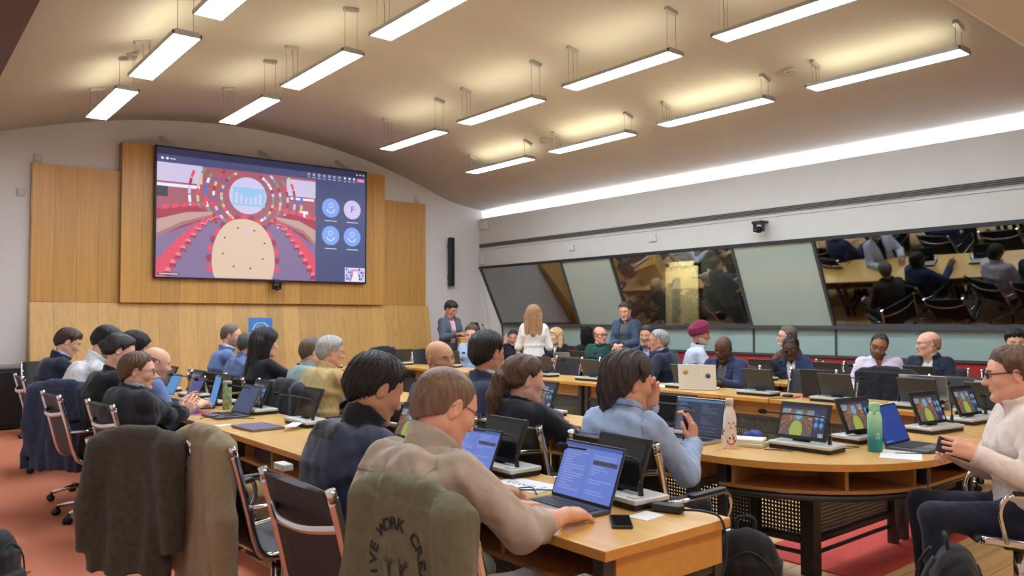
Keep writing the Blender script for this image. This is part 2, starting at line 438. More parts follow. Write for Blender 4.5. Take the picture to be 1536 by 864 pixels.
# ------------------------------------------------------------------ pendant lamps
LHOUS = mat('lamp_housing', (186, 186, 182), .4, .5)
DIFF = emit('lamp_diffuser', (226, 240, 255), 36); UPL = emit('lamp_uplight', (255, 243, 206), 5.5)
def pendant(label, loc, wire, first=None):
    r = thing('pendant_lamp', label, 'lamp', loc, 0, 'pendant strip lamps')
    b = MB()
    W, L_, h = .255, 1.6, .035
    for s in (-1, 1):
        b.box((s*(W/2-.006), 0, 0), (.012, L_, h)); b.box((0, s*(L_/2-.006), 0), (W, .012, h))
    b.box((0, 0, .004), (W-.02, L_-.02, .006))
    for s in (-1, 1): b.box((0, s*(L_/2-.02), h/2+.008), (W*.8, .04, .02))
    b.build('housing', LHOUS, r)
    MB().box((0, 0, -.008), (W-.026, L_-.026, .008)).build('diffuser', DIFF, r)
    MB().box((0, 0, .02), (W-.09, L_-.2, .006)).build('uplight', UPL, r)
    for s in (-1, 1):
        b = MB()
        for x in (-.07, .07): b.tube([(x, s*.74, .01), (x, s*.74, wire)], .0025, 5)
        if s > 0: b.tube(spline([(.0, s*.74, .02), (.015, s*.74, wire*.5), (-.005, s*.74, wire)]), .004, 5)
        b.build('suspension_wire', mat('wire_grey', (150, 146, 138), .4, .6), r)
        sl = math.atan((ceil_z(loc[0]+.05)-ceil_z(loc[0]-.05))/.1)
        MB().box((0, s*.74, wire), (.17, .05, .04), Ry(-sl), bev=.006).build('canopy_box', LHOUS, r)
    return r
for i, (x, z) in enumerate(((2.14, 4.05), (3.8, 4.25), (6.36, 4.22), (8.06, 4.04))):
    for j, y in enumerate((10.18, 8.03, 5.88, 3.76)):
        pos = ('farthest', 'second farthest', 'second nearest', 'nearest')[j]
        row = ('leftmost', 'second', 'third', 'rightmost')[i]
        pendant('suspended strip lamp, %s in the %s row from the left' % (pos, row), (x, y, z), ceil_z(x)-z-.02)

# unseen fill light panels behind the camera, added to brighten the foreground
for k, (x, n) in enumerate(((1.0, 'first'), (3.0, 'second'), (5.2, 'third'), (7.6, 'fourth'))):
    r = thing('ceiling_fill_panel', 'unseen fill light panel added in the low entrance ceiling, %s from the left wall' % n, 'lamp', (x, .1, 3.59), 0, 'added entrance fill panels')
    MB().box((0, 0, 0), (1.3, .66, .02)).build('frame', LHOUS, r)
    MB().box((0, 0, -.008), (1.2, .58, .012)).build('diffuser', emit('fill_diffuser', (250, 246, 240), 14), r)
# ------------------------------------------------------------------ tables
PERF = perforated('perforated_steel_y', (84, 84, 86), .022, .30, ('Y', 'Z'))
PERFX = perforated('perforated_steel_x', (84, 84, 86), .022, .30, ('X', 'Z'))
SHELFW = wood('shelf_wood', (176, 124, 70), 0, 'X', 'Y', .45, var=.08)
FRAME = mat('table_frame', (66, 60, 60), .45, .4)
ZT = .74
def table_unit(label, x0, x1, y0, y1, sit, group, endpanel=False):
    """straight conference table unit along Y; people sit on side sit (-1: low X), perforated modesty panel opposite"""
    cx, cy = (x0+x1)/2, (y0+y1)/2
    r = thing('conference_table', label, 'table', (cx, cy, 0), 0, group)
    W, L_ = x1-x0, y1-y0-.006
    b = MB(); b.box((0, 0, ZT-.018), (W, L_, .036), bev=.004)
    for f in range(len(b.f)):
        pass
    o = b.build('table_top', [TOP, EDGE], r)
    for p in o.data.polygons: p.material_index = 0 if p.normal.z > .9 else 1
    s = sit
    # open pigeon-hole shelf below the top on the sitters' side
    b = MB()
    b.box((s*W*.02, 0, ZT-.155), (W*.86, L_-.1, .018))
    for t in (-.5, -.17, .17, .5): b.box((s*W*.02, t*(L_-.12), ZT-.095), (W*.84, .02, .11))
    b.box((-s*(W*.36), 0, ZT-.095), (.018, L_-.1, .11))
    b.build('shelf', SHELFW, r)
    b = MB(); b.box((s*W*.3, L_*.26, ZT-.09), (W*.22, .3, .085), bev=.004); b.box((s*W*.415, L_*.26, ZT-.09), (.008, .26, .06)); b.build('control_box', BLACK, r)
    if endpanel:
        MB().box((.02, -L_/2+.03, ZT-.1), (W-.1, .02, .13)).build('end_panel', EDGE, r)
    b = MB()
    for t in (-1, 1):
        y = t*(L_/2-.05)
        for q in (-1, 1): b.box((q*(W/2-.04), y, .355), (.05, .05, .71), bev=.004)
        b.box((0, y, .56), (W-.1, .035, .035)); b.box((0, y, .12), (W-.1, .035, .035))
    b.box((-s*(W/2-.04), 0, .56), (.03, L_-.1, .03)); b.box((-s*(W/2-.04), 0, .2), (.03, L_-.1, .03)); 
    b.build('leg_frame', FRAME, r)
    MB().box((-s*(W/2-.04), 0, .38), (.006, L_-.15, .34)).build('modesty_panel', PERF, r)
    if endpanel: MB().box((0, -L_/2+.045, .34), (W-.12, .006, .4)).build('modesty_panel', PERFX, r)
    return r
ya = [1.745, 3.42, 5.09, 6.76, 8.43, 10.1]
NA = ('with the power adapter hanging at its end', 'with the closed purple-grey laptop', 'with the green patterned bottle', 'in front of the man in the white shirt', 'farthest away, by the man in the navy suit')
for i in range(5):
    table_unit('outer left row table unit %s' % NA[i], 1.81, 2.475, ya[i], ya[i+1], -1, 'outer left table row', i == 0)
yb = [2.68, 4.56, 6.44, 8.32, 10.2]
NB = ('in front of the man in the light blue shirt', 'in front of the man in the tan jacket', 'beside the man in the green shirt', 'in front of the long-haired woman')
for i in range(4):
    table_unit('inner ring table unit %s' % NB[i], 3.49, 4.16, yb[i], yb[i+1], -1, 'inner ring left side')
yr = [2.68, 4.56, 6.44, 8.32, 10.2]
NR = ('with the laptop framed by a silver laptop behind', 'with the white stickered laptop', 'carrying the two lone monitors side by side', 'farthest on the right side, by the pale blue shirt man')
for i in range(4):
    table_unit('inner ring table unit %s' % NR[i], 6.3, 6.97, yr[i], yr[i+1], 1, 'inner ring right side')
yo = [1.6, 3.25, 4.9, 6.55, 8.2, 9.85, 11.5]
NO = ('nearest, before the black-haired man in the black suit', 'in front of the striped shirt man', 'in front of the man resting his face on his hand', 'behind the man in the red turban', 'in front of the man in the green sweater', 'in front of the laughing blond woman')
for i in range(6):
    table_unit('glazed wall table unit %s' % NO[i], 7.9, 8.53, yo[i], yo[i+1], 1, 'outer right table row')
def arc(cx, cy, r, a0, a1, n):
    return [(cx+r*math.cos(a0+(a1-a0)*i/n), cy+r*math.sin(a0+(a1-a0)*i/n)) for i in range(n+1)]
def end_table(label, mir, near):
    """curved corner unit plus half of the cross table; mir flips X, near flips Y"""
    r = thing('curved_conference_table', label, 'table', (0, 0, 0), 0, 'curved ring tables')
    sy = 1 if near else -1
    y_in = 2.44
    def T(p):
        x, y = p
        if mir: x = 10.46-x
        if not near: y = 12.88-y
        return (x, y)
    out = arc(4.4, 2.67, .91, PI, PI*1.5, 18)
    poly = [(4.16, 2.67), (3.49, 2.67)] + out[1:] + [(5.225, 1.755), (5.225, y_in), (4.4, y_in)] + arc(4.4, 2.67, .235, PI*1.5, PI, 6)[1:-1]
    pl = [T(p) for p in poly]
    ar = sum(pl[i-1][0]*pl[i][1]-pl[i][0]*pl[i-1][1] for i in range(len(pl)))
    if ar < 0: pl.reverse()
    MB().prism(pl, ZT-.036, ZT, 0, 1).build('table_top', [TOP, EDGE], r)
    # curved pigeon-hole shelf set back from the rim
    so = arc(4.4, 2.67, .84, PI*1.03, PI*1.5, 14) + [(5.2, 1.83)]
    si = [(5.2, 2.2)] + arc(4.4, 2.67, .47, PI*1.5, PI*1.03, 10)
    sp = [T(p) for p in so+si]
    if sum(sp[i-1][0]*sp[i][1]-sp[i][0]*sp[i-1][1] for i in range(len(sp))) < 0: sp.reverse()
    b = MB(); b.prism(sp, ZT-.165, ZT-.148)
    for a in (PI*1.06, PI*1.28, PI*1.44):
        c, s = math.cos(a), math.sin(a)
        q = [T((4.4+c*rr-s*w_, 2.67+s*rr+c*w_)) for rr, w_ in ((.47, -.009), (.83, -.009), (.83, .009), (.47, .009))]
        if sum(q[i-1][0]*q[i][1]-q[i][0]*q[i-1][1] for i in range(4)) < 0: q.reverse()
        b.prism(q, ZT-.15, ZT-.036)
    sb = arc(4.4, 2.67, .47, PI*1.03, PI*1.5, 10) + arc(4.4, 2.67, .455, PI*1.5, PI*1.03, 10)
    q = [T(p) for p in sb]
    if sum(q[i-1][0]*q[i][1]-q[i][0]*q[i-1][1] for i in range(len(q))) < 0: q.reverse()
    b.prism(q, ZT-.15, ZT-.036)
    b.build('shelf', SHELFW, r)
    c = T((5.0, 2.0)); MB().box((c[0], c[1], ZT-.09), (.34, .3, .09), bev=.004).build('control_box', BLACK, r)
    b = MB()
    for p in ((3.6, 2.58), (4.19, 2.42), (4.36, 1.86), (5.16, 2.4)):
        x, y = T(p); wd = .085 if p[0] == 4.19 else .055
        b.box((x, y, .35), (wd, wd, .70), bev=.004)
    rl = [T(p) for p in arc(4.4, 2.67, .82, PI*1.03, PI*1.5, 12)]
    b.tube([(x, y, ZT-.19) for x, y in rl], .018, 6)
    for p, q2 in (((3.6, 2.58), (4.19, 2.42)), ((4.19, 2.42), (4.36, 1.86)), ((4.19, 2.42), (5.2, 2.42)), ((4.36, 1.86), (5.2, 1.86))):
        a, e = Vector((*T(p), .56)), Vector((*T(q2), .56)); b.tube([a, e], .016, 4)
    for p, q2 in (((4.16, 3.0), (4.19, 2.42)), ((4.19, 2.42), (5.2, 2.42))):
        for z, rr in ((.2, .03), (.12, .014)):
            a, e = Vector((*T(p), z)), Vector((*T(q2), z)); b.tube([a, e], rr, 6)
    b.build('leg_frame', FRAME, r)
    x, y = T((4.7, 2.42)); MB().box((x, y, .4), (.96, .006, .36)).build('modesty_panel', PERFX, r)
    x, y = T((4.17, 2.72)); MB().box((x, y, .4), (.006, .5, .36)).build('modesty_panel', PERF, r)
    return r
end_table('curved beech corner table with the green bottle and the blue laptop', False, True)
end_table('curved beech corner table at the right front of the inner ring', True, True)
end_table('curved beech corner table at the far left of the inner ring', False, False)
end_table('curved beech corner table at the far right of the inner ring', True, False)

# ------------------------------------------------------------------ swivel chair
SLING = mat('chair_mesh_black', (34, 33, 34), .55, var=.08, scale=400, bump=.15, bscale=600)
def make_chair(name, label):
    """faces +Y in its own frame; origin on the floor under the column"""
    r = thing(name, label, 'chair')
    prof = [(0, .235, .445), (0, .22, .462), (0, .12, .456), (0, 0, .445), (0, -.13, .44), (0, -.2, .46), (0, -.235, .53), (0, -.262, .64), (0, -.30, .79), (0, -.333, .91), (0, -.338, .918)]
    P = spline(prof, 4); w_ = .245
    rs = []
    for i, p in enumerate(P):
        a = P[max(i-1, 0)]; c = P[min(i+1, len(P)-1)]; t = (c-a).normalized(); n_ = Vector((0, -t.z, t.y))*.006
        row = []
        for k in range(9):
            u = -1+k/4; sag = .012*(1-u*u)
            row.append(p + Vector((u*w_, 0, 0)) - n_.normalized()*sag*(1 if True else 0) + n_)
        for k in range(8, -1, -1):
            u = -1+k/4; sag = .012*(1-u*u)
            row.append(p + Vector((u*w_, 0, 0)) - n_.normalized()*sag - n_)
        rs.append(row)
    MB().rings(rs).build('seat_sling', SLING, r)
    rail = [(0, p[1], p[2]) for p in prof[1:-1]]
    for s in (-1, 1):
        b = MB(); pts = spline([(s*.255, q[1], q[2]) for q in rail], 4)
        b.tube(pts, .013, 8, flat=1.5)
        b.tube([(s*.255, -.331, .90), (s*.255, -.343, .94)], .017, 10)
        b.build('side_rail', CHROME, r)
    b = MB(); b.tube(spline([(-.255, -.303, .81), (-.12, -.345, .79), (0, -.355, .785), (.12, -.345, .79), (.255, -.303, .81)], 4), .012, 8, flat=1.4)
    b.build('back_spreader', CHROME, r)
    b = MB(); b.tube([(-.255, .02, .425), (.255, .02, .425)], .015, 8); b.tube([(-.255, -.12, .42), (.255, -.12, .42)], .015, 8); b.build('seat_spreader', CHROME, r)
    for s in (-1, 1):
        b = MB(); b.tube(fillet([(s*.262, -.262, .67), (s*.30, -.2, .675), (s*.30, .13, .675), (s*.30, .16, .60), (s*.265, .12, .455)], .05), .0115, 8)
        a = b.build('armrest', CHROME, r)
        MB().box((s*.30, -.03, .688), (.04, .26, .018), bev=.007).build('arm_pad', BLACK, a)
    b = MB(); b.lathe([(.055, .37), (.06, .4), (.05, .425), (.0, .43)], n=16); b.box((0, -.02, .40), (.16, .2, .05), bev=.01); b.build('tilt_mechanism', BLACK, r)
    b = MB(); b.lathe([(.024, .1), (.024, .38)], n=12); b.build('column', CHROME, r)
    b = MB(); b.lathe([(.04, .075), (.045, .1), (.03, .125), (.0, .13)], n=16); b.build('base_hub', CHROME, r)
    for k in range(5):
        a = 2*PI*k/5+.3; c, s_ = math.cos(a), math.sin(a)
        b = MB(); b.tube([(c*.03, s_*.03, .105), (c*.16, s_*.16, .098), (c*.3, s_*.3, .072)], [.021, .018, .013], 8)
        g = b.build('base_leg', CHROME, r)
        b = MB()
        for q in (-1, 1):
            b.lathe([(.0, -.009), (.026, -.009), (.028, 0), (.026, .009), (.0, .009)], n=14)
            st = len(b.v)-14*5
            b.xf(Matrix.Translation((c*.31-s_*q*.014, s_*.31+c*q*.014, .029)) @ Rz(a).to_4x4() @ Rx(PI/2).to_4x4(), st)
        b.tube([(c*.3, s_*.3, .075), (c*.305, s_*.305, .045)], .011, 8)
        b.build('caster', BLACK, g)
    return r
chair0 = make_chair('swivel_chair', 'x')
chair_used = [False]
def chair(label, x, y, face, group='black mesh swivel chairs', z=0):
    """face: compass angle of the facing direction in degrees (0 = +X)"""
    rz = math.radians(face-90)
    if not chair_used[0]:
        chair_used[0] = True
        chair0.location = (x, y, z); chair0.rotation_euler = (0, 0, rz); chair0['label'] = label; chair0['group'] = group
        return chair0
    return dup(chair0, (x, y, z), rz, label, group)

# ------------------------------------------------------------------ pictures shown on screens
E_ = lambda n, c, s=1: emit('screen_'+n+('' if s == 1 else '_dim'), c, s)
def call_picture(full):
    """flat coloured shapes of a video call: red meeting hall with oval table, dark side bar with four round avatars"""
    cols = [('bar', (44, 46, 78)), ('side', (72, 78, 122)), ('wall', (166, 92, 108)), ('ceil', (206, 196, 226)), ('floor', (134, 112, 152)), ('oval', (226, 196, 172)), ('red', (226, 78, 104)), ('redd', (170, 52, 80)),
            ('desk', (196, 158, 150)), ('disc', (206, 200, 236)), ('cyan', (150, 196, 232)), ('blue', (128, 164, 240)), ('lav', (206, 196, 238)), ('white', (238, 236, 250)), ('pink', (226, 110, 170)), ('flagb', (84, 110, 206)), ('flagg', (120, 150, 130)), ('flagy', (216, 196, 140)), ('dark', (60, 52, 70)), ('desk2', (160, 118, 120)), ('rose', (236, 128, 146))]
    if not full:
        alt = dict(oval=(190, 204, 92), red=(190, 116, 76), redd=(130, 74, 54), wall=(134, 92, 74), floor=(112, 100, 100), desk=(176, 120, 78), desk2=(140, 96, 66), rose=(200, 130, 90), side=(46, 58, 92), bar=(30, 34, 48), blue=(84, 166, 236), lav=(150, 190, 226), ceil=(150, 166, 184), disc=(140, 200, 230), cyan=(110, 190, 230))
        cols = [(n, alt.get(n, c)) for n, c in cols]
    names = [c[0] for c in cols]; mats = [E_(n, c, 1 if full else .62) for n, c in cols]
    b = MB(); lay = [0]
    asp = 3.7/2.07
    def P(pts, n):
        pts = [(min(max(u, 0), 1), min(max(v, 0), 1)) for u, v in pts]; lay[0] += 1; z = lay[0]*.00006+.0005
        if sum(pts[i-1][0]*pts[i][1]-pts[i][0]*pts[i-1][1] for i in range(len(pts))) < 0: pts = pts[::-1]
        b.add([((u-.5)*asp, v-.5, z) for u, v in pts], [tuple(range(len(pts)))], names.index(n))
    def rect(u0, v0, u1, v1, n): P([(u0, v0), (u1, v0), (u1, v1), (u0, v1)], n)
    def ell(u, v, ru, rv, n, k=32, a0=0, a1=2*PI): P([(u+ru*math.cos(a0+(a1-a0)*i/k), v+rv*math.sin(a0+(a1-a0)*i/k)) for i in range(k)], n)
    rect(0, 0, 1, 1, 'side'); rect(0, .885, 1, 1, 'side'); rect(0, .945, 1, 1, 'bar')
    U, V = .728, .885
    rect(0, 0, U, V, 'wall')
    rect(0, 0, U, .46, 'floor')
    rect(0, .74, .19, V, 'ceil'); rect(.58, .72, U, V-.02, 'ceil'); rect(.0, .70, .18, .725, 'white'); rect(.6, .69, .72, .71, 'white')
    rect(.0, .62, .045, .70, 'dark'); rect(.645, .46, .69, .6, 'white')
    rnd = random.Random(3)
    kinds = ['flagb', 'white', 'red', 'flagg', 'flagy', 'lav', 'redd']
    rings_ = 5 if full else 3
    for q in range(rings_):
        R0 = .115+.035*q*(5/rings_)
        for sd in (-1, 1):
            n = 16 if full else 8
            for i in range(n):
                a0 = -1.2+2.35*i/n; a1 = -1.2+2.35*(i+.86)/n
                pts = []
                for a, rr in ((a0, R0), (a1, R0), (a1, R0+.012), (a0, R0+.012)):
                    pts.append((.395+sd*rr*math.cos(a)*1.0, .67+rr*1.75*math.sin(a)))
                if all(0 < p[0] < U and .42 < p[1] < V for p in pts): P(pts, rnd.choice(kinds))
    ell(.395, .68, .1, .178, 'wall'); ell(.395, .685, .087, .152, 'disc'); rect(.325, .60, .475, .75, 'cyan')
    for k in range(6): rect(.335+.022*k, .615, .348+.022*k, .66+.02*abs(k-2.5), 'disc')
    # raked curved rows left and right
    for sd in (-1, 1):
        def m(u): return u if sd < 0 else .765-u
        cl = lambda u: min(max(m(u), 0.0), U)
        P([(cl(0), .52), (cl(.16), .57), (cl(.26), .50), (cl(.16), .43), (cl(.0), .30)], 'redd')
        P([(cl(0), .44), (cl(.12), .51), (cl(.235), .53), (cl(.235), .51), (cl(.1), .43), (cl(0), .33)], 'desk')
        P([(cl(0), .33), (cl(.1), .43), (cl(.235), .51), (cl(.235), .495), (cl(.1), .40), (cl(0), .29)], 'desk2')
        n = 11 if full else 6
        for i in range(n):
            t = i/(n-1); u = .255-.25*t**.9; v = .50-.46*t**1.35; s_ = .012+.035*t
            q = .5*s_
            P([(cl(u-q*1.5), v-q*3.6), (cl(u+q*1.6), v-q*4.4), (cl(u+q*1.7), v-q*1.2), (cl(u-q*1.4), v-q*.6)], 'redd')
            P([(cl(u-q*1.3), v-q*2.2), (cl(u+q*1.5), v-q*2.8), (cl(u+q*1.5), v-q*1.4), (cl(u-q*1.2), v-q*.8)], 'rose')
            P([(cl(u-q*1.2), v-q*.9), (cl(u-q*.3), v-q*1.3), (cl(u+q*1.2), v-q*1.2), (cl(u+q*1.5), v+q*1.6), (cl(u+q*.9), v+q*2.4), (cl(u-q*.6), v+q*2.6), (cl(u-q*1.2), v+q*1.6)], 'red')
            if full: P([(cl(u-q*1.7), v-q*1.5), (cl(u-q*.6), v-q*1.8), (cl(u-q*.6), v-q*1.5), (cl(u-q*1.7), v-q*1.2)], 'white')
        for i in range(6 if full else 4):
            u = .02+.04*i; P([(cl(u), .52+.012*i), (cl(u+.03), .53+.012*i), (cl(u+.03), .565+.01*i), (cl(u+.004), .56+.01*i)], 'red')
    n = 18 if full else 10
    for i in range(n+1):
        a = PI*(-.12+1.24*i/n); u, v = .378+.157*math.cos(a), .14+.36*math.sin(a)
        if v > .015: ell(u, v, .014, .03, 'red' if i % 2 else 'redd', 10)
    P([(.378+.145*math.copysign(abs(math.cos(a))**.85, math.cos(a)), max(.004, .15+.34*math.sin(a))) for a in [2*PI*i/48 for i in range(48)]], 'oval')
    for k in range(8):
        a = 2*PI*k/8+.3; ell(.378+.1*math.cos(a), .25+.17*math.sin(a), .005, .007, 'dark', 6)
    ell(.395, .40, .014, .02, 'lav', 12)
    # side bar
    for u, v, n in ((.807, .649, 'blue'), (.924, .649, 'lav'), (.807, .405, 'blue'), (.924, .405, 'blue')):
        ell(u, v, .047, .085, n)
        if n == 'blue':
            for rr, nn in ((1, 'white'), (.78, 'blue')):
                ell(u, v+.022, .0125*rr, .022*rr, nn, 16)
                P([(u+.022*rr*math.cos(a), v-.012-(1-rr)*.004+.034*rr*math.sin(a)) for a in [PI+PI*i/12 for i in range(13)]], nn)
        rect(u-.03, v-.118, u+.032, v-.112, 'white')
    rect(.885, .004, .995, .128, 'white'); rect(.889, .01, .991, .122, 'lav'); P([(.92, .012), (.965, .012), (.95, .1), (.932, .1)], 'white')
    for k in range(7): rect(.89+.012*(k % 3), .02+.028*(k//2), .899+.012*(k % 3), .04+.028*(k//2), 'flagb'); rect(.962+.01*(k % 3), .02+.028*(k//2), .969+.01*(k % 3), .04+.028*(k//2), 'dark')
    P([(.912, .012), (.92, .012), (.934, .1), (.93, .1)], 'red'); P([(.92, .1), (.96, .1), (.955, .11), (.925, .11)], 'pink')
    if full:
        for k in range(7):
            ell(.69+.027*k, .925, .006, .011, 'white', 10); ell(.69+.027*k, .925, .004, .007, 'side', 8); rect(.683+.027*k, .897, .698+.027*k, .901, 'white')
        for k in range(3): rect(.878+.025*k, .917, .887+.025*k, .935, 'white'); rect(.876+.025*k, .897, .889+.025*k, .901, 'white')
        rect(.949, .905, .99, .935, 'pink'); rect(.958, .917, .982, .923, 'white')
        for k in range(3): rect(.945+.018*k, .965, .953+.018*k, .974, 'white')
        for k in range(2): ell(.02+.02*k, .915, .006, .01, 'white', 12)
        rect(.052, .911, .075, .918, 'white'); rect(.006, .012, .095, .03, 'dark'); rect(.011, .019, .09, .025, 'white')
    return b, mats
def text_obj(name, body, size, m, parent=None, font=None, align='CENTER', shear=0, off=0):
    c = bpy.data.curves.new(name, 'FONT'); c.body = body; c.size = size; c.align_x = align; c.align_y = 'CENTER'; c.shear = shear; c.offset = off
    t = bpy.data.objects.new(name, c); COL.objects.link(t)
    dg = bpy.context.evaluated_depsgraph_get(); me = bpy.data.meshes.new_from_object(t.evaluated_get(dg), depsgraph=dg)
    bpy.data.objects.remove(t); me.materials.clear(); me.materials.append(m)
    return me
r = thing('wall_screen', 'huge wall screen showing a video call with a red meeting hall', 'screen', (5.255, 13.0, 3.18))
MB().box((0, .04, 0), (3.74, .07, 2.11), bev=.006).build('screen_frame', BLACK, r)
MB().box((0, .085, 0), (3.2, .05, 1.6)).build('mounting_plate', DARK, r)
b, ms = call_picture(True)
me = b.mesh('screen_picture', ms); o = link('screen_picture', me, r, (0, 0.004, 0)); o.rotation_euler = (PI/2, 0, 0); o.scale = (2.06, 2.06, 1)
me = text_obj('letter', 'F', .17, E_('purple', (92, 70, 140))); o = link('screen_letter', me, r, ((.924-.5)*3.68, -.03, (.649-.5)*2.06)); o.rotation_euler = (PI/2, 0, 0)
# ------------------------------------------------------------------ monitor units with gooseneck microphones
BASEG = mat('unit_silver', (206, 206, 204), .35, .2); SCRB = mat('monitor_back', (62, 62, 60), .42, .3)
pb, pms = call_picture(False); PIC = pb.mesh('display_picture', pms)
SCROFF = mat('display_off', (22, 24, 28), .12)
def make_monitor():
    """tilted conference screen on a wedge base; the viewer sits on -Y side"""
    r = thing('conference_monitor', 'x', 'monitor')
    b = MB(); b.box((0, 0, .012), (.36, .18, .024), bev=.004); b.build('foot', BLACK, r)
    b = MB(); b.box((0, 0, .033), (.37, .19, .02), bev=.006); b.box((.14, -.05, .045), (.05, .05, .006), bev=.002); b.build('base', BASEG, r)
    t = math.radians(22); R = Rx(-t)
    up = Vector((0, math.sin(t), math.cos(t))); c = Vector((-.03, -.02, .045)) + up*.115
    b = MB(); b.box(c + Vector((0, .006, 0)), (.30, .016, .215), R, bev=.005); b.build('screen_housing', [SCRB], r)
    fr = Vector((0, -math.cos(t), math.sin(t)))
    MB().box(c + fr*.004, (.296, .004, .21), R).build('bezel', BLACK, r)
    o = link('display', PIC, r, c + fr*.0066); o.rotation_euler = (PI/2-t, 0, 0); o.scale = (.148, .172, .25)
    b = MB(); b.tube([(-.08, .0, .04), (.02, .0, .04)], .012, 8); b.build('hinge', BLACK, r)
    return r
def make_mic(r, bend):
    b = MB(); b.lathe([(.012, 0), (.009, .05), (.006, .06)], c=(.15, -.03, .043), n=10)
    pts = spline([(.15, -.03, .1), (.15, -.03, .15), (.14, -.04, .185), (.06, -.08, .2), (-.16, -.15, .21)] if bend == 0 else [(.15, -.03, .1), (.15, -.03, .22), (.15, -.045, .34), (.145, -.08, .42)], 5)
    b.tube(pts, .0045, 6)
    g = b.build('gooseneck', BLACK, r)
    d = (pts[-1]-pts[-2]).normalized()
    b = MB(); b.tube([pts[-1]-d*.005, pts[-1]+d*.004, pts[-1]+d*.03, pts[-1]+d*.042], [.008, .0145, .0145, .008], 10); b.build('microphone_head', mat('foam_black', (20, 20, 22), .95), g)
monitors = [make_monitor(), make_monitor(), make_monitor()]
make_mic(monitors[0], 0); make_mic(monitors[1], 1)
for ch in list(monitors[2].children):
    if ch.name.startswith('display'): bpy.data.objects.remove(ch)
make_mic(monitors[2], 0)
ct = Vector((-.03, -.02, .045)) + Vector((0, math.sin(math.radians(22)), math.cos(math.radians(22))))*.115 + Vector((0, -math.cos(math.radians(22)), math.sin(math.radians(22))))*.0066
o = MB().box((0, 0, 0), (.276, .172, .001)).build('display', SCROFF, monitors[2], ct); o.rotation_euler = (PI/2-math.radians(22), 0, 0)
mon_used = [False]*3
def monitor(label, x, y, face, kind=0, group='conference monitors', z=ZT):
    """face: compass angle of the direction the viewer looks (viewer sits opposite)"""
    rz = math.radians(face-90)
    if not mon_used[kind]:
        mon_used[kind] = True; m = monitors[kind]
        m.location = (x, y, z); m.rotation_euler = (0, 0, rz); m['label'] = label; m['group'] = group
        return m
    return dup(monitors[kind], (x, y, z), rz, label, group)
# ------------------------------------------------------------------ laptops
KEYB = mat('key_black', (30, 30, 33), .5); LSIL = mat('laptop_silver', (190, 190, 192), .3, .7); LGREY = mat('laptop_grey', (88, 90, 96), .35, .6); LBLK = mat('laptop_black', (42, 42, 46), .4, .2)
def laptop(label, x, y, face, open_deg=110, col=LSIL, scr='blue', w=.32, d=.22, z=ZT, extra=None):
    r = thing('laptop', label, 'laptop', (x, y, z), math.radians(face-90), 'laptops')
    MB().box((0, 0, .009), (w, d, .014), bev=.004).build('base', col, r)
    b = MB()
    for i in range(5):
        for j in range(13):
            b.box((-w*.42+w*.84*(j+.5)/13, d*.34-(d*.42)*(i+.5)/5, .0175), (w*.84/13*.86, d*.42/5*.82, .003))
    b.build('keyboard', KEYB, r)
    MB().box((0, -d*.29, .0166), (w*.3, d*.26, .001)).build('touchpad', mat('touchpad', (120, 122, 126), .3), r)
    a = math.radians(open_deg); u = Vector((0, -math.cos(a), math.sin(a)))
    R = Rx(a-PI/2)
    hinge = Vector((0, d/2-.004, .016)); c = hinge + u*(d*.5)
    # the lid leans away from the sitter when opened past a right angle
    R = Matrix.Rotation(-(a-PI/2), 3, 'X')
    lid = MB().box(c, (w, .008, d), R, bev=.003).build('lid', col, r)
    nf = Vector((0, -math.sin(a), -math.cos(a)))
    MB().box(c+nf*.0042, (w-.006, .001, d-.006), R).build('bezel', BLACK, lid)
    o = MB()
    cols = {'blue': [(104, 126, 206), (150, 165, 222), (70, 90, 160), (60, 64, 84)], 'plain': [(70, 140, 205), (70, 140, 205), (70, 140, 205), (70, 140, 205)], 'code': [(50, 56, 76), (96, 108, 140), (80, 120, 160), (70, 78, 100)], 'navy': [(28, 62, 140), (60, 150, 210), (40, 90, 170), (24, 40, 100)], 'dark': [(60, 76, 110), (84, 98, 130), (60, 70, 96), (46, 50, 66)], 'off': [(26, 28, 32)]*4, 'night': [(64, 66, 130), (90, 96, 160), (56, 58, 110), (50, 52, 96)]}[scr]
    ms = [E_('%s_%d' % (scr, i), cc, .92) if scr != 'off' else SCROFF for i, cc in enumerate(cols)]
    W, D = w-.018, d-.02
    o.add([(-W/2, -D/2, 0), (W/2, -D/2, 0), (W/2, D/2, 0), (-W/2, D/2, 0)], [(0, 1, 2, 3)], 0)
    rn = random.Random(len(label))
    def q(u0, v0, u1, v1, m, z_=.0002): o.add([(-W/2+W*u0, -D/2+D*v0, z_), (-W/2+W*u1, -D/2+D*v0, z_), (-W/2+W*u1, -D/2+D*v1, z_), (-W/2+W*u0, -D/2+D*v1, z_)], [(0, 1, 2, 3)], m)
    if scr in ('blue', 'code', 'dark', 'night'):
        q(0, .93, 1, 1, 2); 
        for i in range(16):
            v = .87-.05*i; q(.06, v, .06+.12+.28*rn.random(), v+.014, 1)
            if rn.random() < .75: q(.55, v, .55+.1+.3*rn.random(), v+.014, 1)
        if scr == 'blue': q(.56, .66, .97, .74, 3, .0004); q(.47, .03, .475, .93, 2)
        if scr == 'code': q(.03, .05, .2, .9, 3, .0001)
    if scr == 'navy':
        for i in range(9): u, v = .3+.6*rn.random(), .2+.7*rn.random(); q(u, v, u+.03, v+.02, 1)
        q(.04, .03, .3, .06, 1)
    s = o.build('screen', ms, lid, c+nf*.0049); s.rotation_euler = (PI/2-(a-PI/2), 0, 0)
    return r
